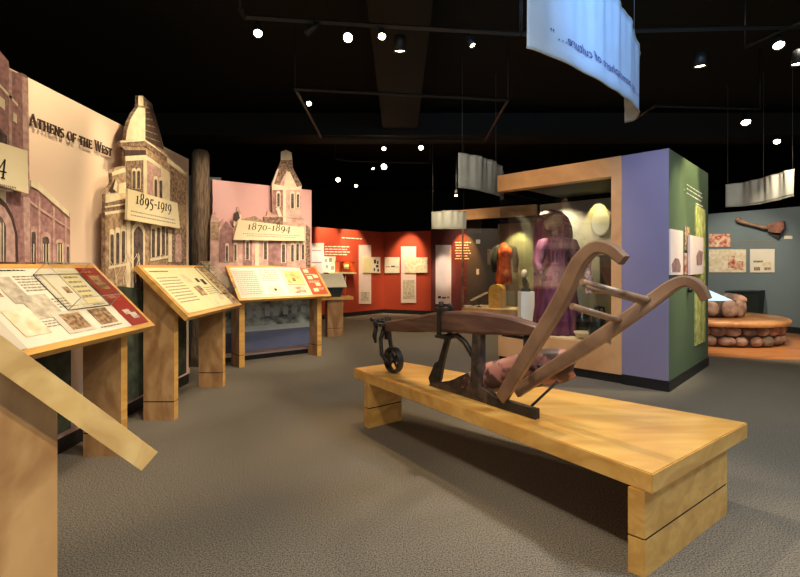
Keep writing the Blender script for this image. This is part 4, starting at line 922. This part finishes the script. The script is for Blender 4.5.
for a, rr in ((-.6, .12), (-.2, .14), (.2, .15), (.6, .14), (1.1, .15), (1.6, .14), (2.2, .13)): mb.ball((.54*math.cos(a), .54*math.sin(a), .77), rr, random.choice(['stone_a', 'stone_b', 'stone_c']), 3, .03, (1.1, 1.1, .75))
mb.build('fire_ring', seat)
MB().prism([Vector(p) for p in ((-.48, -.42, .74), (.24, -.42, .74), (.24, .25, .90), (-.48, .25, .90))], [Vector(p) for p in ((-.48, -.42, .77), (.24, -.42, .77), (.24, .25, .93), (-.48, .25, .93))], 'blue_screen').build('glowing_top', seat)

# ================================================================== HANGING CLOTH BANNERS
def cloth(plan, z0, hts, mat, name, label, wires, backm=None, ripple=.02, nz=10, text=None, hem='hem'):
    P_ = curve([Vector((x, y, 0)) for x, y in plan], 10); n = len(P_); loc = P_[n//2]+Vector((0, 0, z0)); r = thing(name, label, 'banner', loc)
    hl = lerp_list(hts, 10) if len(hts) == len(plan) else [hts[0]]*n
    al = [0]
    for i in range(1, n): al.append(al[-1]+(P_[i]-P_[i-1]).length)
    def pt(s, t, off=0):     # s arclength, t height fraction
        s = max(0, min(al[-1]-1e-6, s)); i = max(k for k in range(n) if al[k] <= s); i = min(i, n-2); f = (s-al[i])/(al[i+1]-al[i])
        p = P_[i].lerp(P_[i+1], f); d = (P_[i+1]-P_[i]).normalized(); nn = Vector((-d.y, d.x, 0)); nn = nn if nn.dot(p) < 0 else -nn
        h = hl[i]+(hl[i+1]-hl[i])*f; w = ripple*(.4+.6*t)*math.sin(s*17+.8*math.sin(s*5))+ripple*.5*math.sin(s*41+1)*t
        return p+nn*(w+off)+Vector((0, 0, z0+h*t-.035*math.sin(math.pi*s/al[-1])*(1-t)*.6))
    m = MB(); ns = 90; g = [[pt(al[-1]*i/ns, j/nz) for j in range(nz+1)] for i in range(ns+1)]
    vs = [v for c in g for v in c]; k = nz+1
    m.add(vs, [(i*k+j, (i+1)*k+j, (i+1)*k+j+1, i*k+j+1) for i in range(ns) for j in range(nz)], mat, True)
    cl = m.build('cloth', r, True)
    sol = cl.modifiers.new('thick', 'SOLIDIFY'); sol.thickness = .003; sol.offset = -1
    hm = MB(); hm.tube([pt(al[-1]*i/40, 0, .0) for i in range(41)], .008, hem, 6); hm.tube([pt(al[-1]*i/40, 1) for i in range(41)], .008, hem, 6); hm.build('hem', r, True)
    for f in wires: p = pt(al[-1]*f, 1); MB().tube([p, Vector((p.x, p.y, CZ))], .0025, 'wire', 6).build('wire', r, True)
    if text:
        txt, s_right, zoff, size, width = text
        tm = MB(); cu_w = [None]
        tmp = MB(); text_mesh(tmp, txt, Matrix.Identity(4), size, 'ink_blue', .3)
        mx = max(v.x for v in tmp.v); kx = width/mx
        for fidx in range(len(tmp.f)):
            f = tmp.f[fidx]; tm.add([pt(s_right-tmp.v[i].x*kx, (zoff+tmp.v[i].y)/.7, .009) for i in f], [tuple(range(len(f)))], 'ink_blue')
        tm.build('lettering', cl, True)
    return r
def plan_px(pts): return [((x-CX)/F*Y, Y) for x, Y in pts]
cloth(plan_px([(527, 3.16), (545, 3.24), (562, 3.34), (595, 3.62), (622, 3.97), (635, 4.26), (638.5, 4.5), (634, 4.7), (625, 4.8)]), 2.91, [.78, .78, .78, .77, .74, .66, .55, .42, .3], 'cloth_white', 'hanging_banner',
      'large blue lit cloth banner near the ceiling with mirrored script about culture', (.03, .5, .75), None, .011, text=('\u2014 the atmosphere of culture\u2026\u201d', 1.88, .115, .085, 1.66))
cloth(plan_px([(458, 7.2), (475, 7.35), (492, 7.7), (502, 8.1), (503, 8.4), (500, 8.5)]), 2.65, [.53, .53, .53, .5, .42, .3], 'cloth_grey', 'hanging_banner', 'grey cloth banner hanging just left of the tall case beam', (.04, .6), None, .02)
cloth(plan_px([(431.5, 10.3), (445, 10.1), (458, 10.15), (466, 10.3)]), 2.26, [.36, .37, .38, .38], 'cloth_grey', 'hanging_banner', 'small pale cloth banner hanging by the farther case beam', (.05, .9), None, .02)
cloth(plan_px([(725.5, 8.4), (745, 8.15), (770, 7.6), (793, 7.1)]), 2.5, [.4, .4, .4, .41], 'cloth_grey', 'hanging_banner', 'grey cloth banner hanging above the slate wall and wooden tool', (.03, .5, .97), None, .02)
# ================================================================== CEILING TRACKS, DUCTS AND LAMPS
TZ = 3.8
def on_z(px, py, z): Y = (z-EYE)*F/(HY-py); return Vector(((px-CX)/F*Y, Y, z))
def track(name, pts, label, w=.035):
    pts = [on_z(x, y, TZ) for x, y in pts]; r = thing(name, label, 'lighting track', sum(pts, Vector())/len(pts))
    m = MB()
    for a, b in zip(pts[:-1], pts[1:]): m.tube([a, b], w*.7, 'track_metal', 4)
    m.build('rail', r, True)
    for p in (pts[0], pts[1 if len(pts) > 4 else -1]): MB().tube([p, Vector((p.x, p.y, CZ))], .008, 'track_metal', 6).build('hanger', r, True)
track('lighting_track', [(240, 8), (244, 17), (400, 27), (520, 34)], 'straight black lighting track across the top left of the ceiling')
track('lighting_track', [(522, 34), (660, 30), (830, 26)], 'straight black lighting track behind the large blue lit banner')
track('lighting_track', [(295, 89), (508, 100), (485, 141), (321, 137), (295, 89)], 'closed rectangular lighting track over the middle of the hall')
track('lighting_track', [(335, 159), (352, 161), (430, 163)], 'short far lighting track beyond the rectangular one', .03)
track('lighting_track', [(745, 47), (800, 22), (850, 2)], 'lighting track running off the top right corner', .03)
track('lighting_track', [(632, 121), (655, 106), (760, 109)], 'lighting track above the lilac and green partition', .03)
mb = MB().box((-.35, 3, 4.2), (.35, 9.35, 4.65), 'duct_black'); single('duct', mb, (0, 7, 4.2), 'long dark ceiling duct running away over the hall', 'duct')
mb = MB().box((-6, 9.4, 4.1), (9, 10.1, 4.55), 'duct_black'); single('duct', mb, (1, 9.7, 4.1), 'dark ceiling duct crossing the hall at the back', 'duct')

def lamp(px, py, label, aim, z=3.66, size=.055, lit=True, glow='lamp_glow', W=0, ang=60, col=(1, .80, .55), rad=.05, blend=.6, tz=TZ):
    size *= .74; p = on_z(px, py, z); d = (Vector(aim)-p).normalized()
    r = thing('track_spotlight', label, 'spotlight', Vector((p.x, p.y, tz)), 0, 'ceiling spotlights')
    rot = Vector((0, 0, 1)).rotation_difference(d).to_matrix().to_4x4()
    MB().lathe([(size*.5, -.17), (size*.9, -.16), (size, -.1), (size*1.12, 0), (size*1.04, .0), (size*.95, -.02)], 'lamp_black', p, 20, rot).build('housing', r, True)
    MB().lathe([(size*.96, -.018), (size*.7, -.012), (0, -.008)], glow if lit else 'track_metal', p, 20, rot).build('bulb', r, True)
    b = p-d*.1; MB().tube([Vector((b.x, b.y, tz+.02)), b+Vector((0, 0, .03)), b], .012, 'lamp_black', 8).build('stem', r, True)
    if W: spot(p+d*.02, aim, W, ang, col, rad, blend)
    return r
def spot(p, aim, W, ang=60, col=(1, .80, .55), rad=.05, blend=.7):
    l = bpy.data.lights.new('spot', 'SPOT'); l.energy = W; l.color = col; l.spot_size = R(ang); l.spot_blend = blend; l.shadow_soft_size = rad
    o = bpy.data.objects.new('spot_light', l); COL.objects.link(o); o.location = p
    o.rotation_euler = (Vector(aim)-Vector(p)).to_track_quat('-Z', 'Y').to_euler(); return o
WARM = (1, .78, .50); NEUT = (1, .88, .70); COOL = (.72, .86, 1)
lamp(258, 34, 'lit spotlight at the far left of the nearest ceiling row', (-.6, 2.6, 1.2), W=0)
lamp(306, 34, 'unlit side on spotlight between two lit ones in the nearest row', (-2.5, 4.2, 2.2), lit=False, size=.035)
lamp(348, 38, 'brightest starburst spotlight in the middle of the nearest row', (.1, 1.2, 1.3), size=.06)
lamp(382, 37, 'lit spotlight immediately right of the starburst one', (.1, 2.4, .8), size=.05)
lamp(400, 52, 'wide downlight with flat glowing face hanging below the nearest row', (.1, 5.6, 0), size=.085, glow='lamp_glow_soft')
lamp(473, 46, 'lit narrow spotlight at the right end of the nearest row', (2.0, 3.4, .5), size=.04)
lamp(309, 104, 'lit spotlight inside the left side of the rectangular track', (-.8, 4, 1), size=.05)
lamp(384, 149, 'lit spotlight left of the pair under the rectangular track', (0, 5, 1), size=.05)
lamp(421, 148, 'lit spotlight right of the pair under the rectangular track', (.3, 5, 1), size=.06)
lamp(384, 167, 'bright far spotlight straight below the left one of the pair', (-.1, 5, 1), size=.085)
lamp(338, 180, 'far lit spotlight leftmost of the low back group', (-.6, 6, 1), z=3.5, size=.07)
lamp(356, 186, 'faint lowest far spotlight of the back group', (-.3, 6, 1), z=3.5, size=.05)
lamp(373, 169, 'tiny slanted far spotlight beside the bright far one', (-.1, 9, 1), size=.045)
lamp(700, 67, 'round downlight alone above the lilac and green partition', (3.5, 5.6, 0), size=.085, glow='lamp_glow_soft')
lamp(779, 46, 'lit spotlight near the top right corner, the higher of two', (3.0, 3.0, 1), size=.065)
lamp(797, 65, 'lit downlight at the right frame edge below another spotlight', (4.2, 5.2, 0), size=.07)
lamp(746, 123, 'lit spotlight right of the partition top', (4.6, 5.6, 1), size=.085)
lamp(777, 142, 'small lit spotlight over the right grey cloth banner', (5.4, 6.2, 1), size=.07)
lamp(456, 196, 'small lit spotlight under the left grey cloth banner', (1.0, 9, .8), z=2.95, size=.05)

# daylight-free hall: lit mostly by spots without fixtures, plus added ambient fill from the world
w = bpy.data.worlds.new('world'); SC.world = w; w.use_nodes = True
w.node_tree.nodes['Background'].inputs['Color'].default_value = (.95, 1, .93, 1); w.node_tree.nodes['Background'].inputs['Strength'].default_value = .42

# left wall washes
spot((-1.7, 3.35, 3.75), (-2.55, 3.5, 2.5), 110, 44, (1, .82, .52))
spot((-1.6, 4.15, 3.75), (-2.55, 4.2, 2.3), 95, 36, (1, .82, .52))
spot((-.9, 2.4, 3.75), (-2.5, 2.6, 1.9), 70, 60, WARM)
spot((-.9, 4.3, 3.7), (-2.4, 4.6, 1.8), 80, 50, WARM)
spot((-1.6, 5.2, 3.7), (-2.8, 6.5, 2.4), 60, 30, NEUT)
spot((-1.0, 5.2, 3.75), (-2.3, 6.9, 1.9), 120, 55, (1, .76, .56))
spot((-.3, 5.4, 3.75), (-1.7, 7.3, 1.9), 110, 50, (1, .76, .56))
# desks
spot((-.7, 2.3, 3.75), (-2.1, 2.9, 1.1), 110, 42, NEUT)
spot((-.4, 4.0, 3.7), (-2.1, 4.7, 1.1), 120, 40, NEUT)
spot((-.2, 5.2, 3.7), (-1.6, 6.8, 1.1), 150, 40, NEUT)
spot((.9, 2.6, 3.3), (-1.9, 3.7, .6), 190, 50, WARM); spot((.6, 5.4, 3.4), (-1.5, 6.3, .5), 90, 40, WARM)
spot((.75, .15, 3.4), (-.55, 1.0, .6), 105, 42, (1, .90, .66)); spot((.9, .2, 2.9), (-.65, .9, .3), 75, 40, (1, .88, .6))
# bench and plough
spot((-.2, 5.1, 3.7), (.2, 3.9, .5), 130, 42, (1, .70, .34))
spot((.8, 4.2, 3.75), (.9, 3.0, .5), 150, 50, NEUT)
spot((-.7, 1.6, 3.75), (1.2, 2.6, .9), 110, 45, NEUT)
spot((2.8, 2.2, 3.75), (1.5, 2.4, .5), 90, 50, NEUT)
# carpet, general
spot((0, 1.0, 3.75), (0, 2.0, 0), 130, 120, (1, .9, .74), .3)
spot((-.5, 6.6, 3.7), (-.5, 6.6, 0), 130, 120, (1, .84, .60), .3)
spot((3.2, 1.5, 3.75), (2.6, 2.2, 0), 260, 120, (.62, .80, 1), .3)
spot((1.0, 9.5, 4.0), (.3, 10.5, 0), 200, 100, (1, .82, .56), .3)
spot((4.6, 5.0, 4.3), (5.2, 6.5, 0), 120, 100, (1, .92, .8), .3)
# red room
spot(R1.hit(327, 240, .7)+Vector((0, 0, 1.15)), R1.hit(330, 244), 230, 42, WARM, .03); spot(R1.hit(353, 240, .7)+Vector((0, 0, 1.15)), R1.hit(353, 246), 210, 40, WARM, .03)
spot((-.7, 11.4, 3.4), (-1.3, 13.1, 1.0), 120, 50, WARM); spot(R2.hit(405, 240, .9)+Vector((0, 0, 1.0)), R2.hit(407, 264), 230, 46, WARM, .03)
spot((.1, 11.6, 3.5), (.1, 13.7, 1.0), 110, 44, WARM); spot((1.3, 11.6, 3.3), R3.hit(443.5, 272), 230, 17, NEUT); spot(R3.hit(464, 240, .5)+Vector((0, 0, .6)), R3.hit(464, 252), 150, 50, (1, .45, .12), .03)
spot((-1.9, 10.4, 3.2), R1.hit(319, 268), 330, 22, NEUT); spot(R1.hit(347, 262, .12), R1.hit(347, 267), 12, 120, (1, .6, .2), .02)
# cases
q_ = BK.hit(598, 200); spot((q_-V*.16)+Vector((0, 0, 2.46-q_.z)), q_+Vector((0, 0, -.25)), 26, 60, (1, .78, .30), .01, .25); spot(cp(1.9, .9, 2.46), cp(1.6, 1.2, 1.5), 80, 90, NEUT, .03)
spot(cp(1.7, .10, 2.46), cp(1.5, .5, 1.0), 95, 44, NEUT, .03); spot(cp(2.0, .35, 2.46), cp(1.95, .6, .9), 40, 60, NEUT, .03)
spot(c2(.9, .3, 2.4), c2(.85, .6, 1.3), 90, 50, (1, .66, .25), .03); spot(c2(1.1, .6, 2.42), c2(1.0, .95, 1.6), 80, 80, (1, .8, .35), .03); spot(c2(.3, .4, 2.4), c2(.4, .5, .5), 40, 70, WARM, .03)
spot((.1, 4.3, 3.7), (1.9, 6.1, 2.0), 110, 46, WARM)
spot((.6, 4.4, 3.5), (-1.9, 7.2, .4), 70, 34, NEUT)  # low fill spot added to brighten the lower mural on the angled wall
spot((1.6, 11.6, 3.5), (2.4, 13.4, 1.6), 80, 60, NEUT)
# partition
spot((3.3, 2.9, 3.75), (2.75, 5.3, 1.6), 100, 46, (.92, .86, .96)); spot((4.35, 5.45, 3.75), GS.hit(690, 195), 170, 42, (1, .95, .5)); spot((4.0, 4.95, 3.6), GS.hit(677, 228), 110, 34, (1, .94, .55)); spot((5.4, 5.2, 3.7), GS.hit(694, 262), 110, 34, NEUT)
spot((4.6, 4.9, 3.8), (3.3, 5.3, 1.6), 40, 28, NEUT)
# slate wall and stone seat
spot((5.4, 8.6, 3.8), (7.4, 10.4, 1.5), 240, 50, NEUT); spot((6.2, 7.9, 3.8), (7.9, 9.9, 1.9), 90, 50, NEUT)
spot((5.7, 6.6, 3.9), (6.2, 8.2, .3), 300, 50, (1, .84, .62)); spot((6.6, 5.8, 3.6), (6.5, 7.9, .1), 240, 50, (1, .80, .56))
# banners
spot((1.9, 1.9, 3.75), (2.0, 4.0, 3.4), 130, 75, (.20, .48, 1), .25); spot((.3, 1.0, 2.7), (1.2, 3.4, 3.1), 75, 60, (.5, .72, 1), .3)
spot((.2, 5.2, 3.6), (1.2, 7.5, 2.9), 50, 40, NEUT); spot((5.2, 5.6, 3.6), (5.9, 7.6, 2.7), 60, 40, NEUT); spot((.2, 8.6, 3.5), (.8, 10.2, 2.4), 50, 35, WARM)
SC.cycles.sample_clamp_indirect = 4; SC.cycles.max_bounces = 10; SC.cycles.transparent_max_bounces = 16
SC.cycles.use_denoising = True
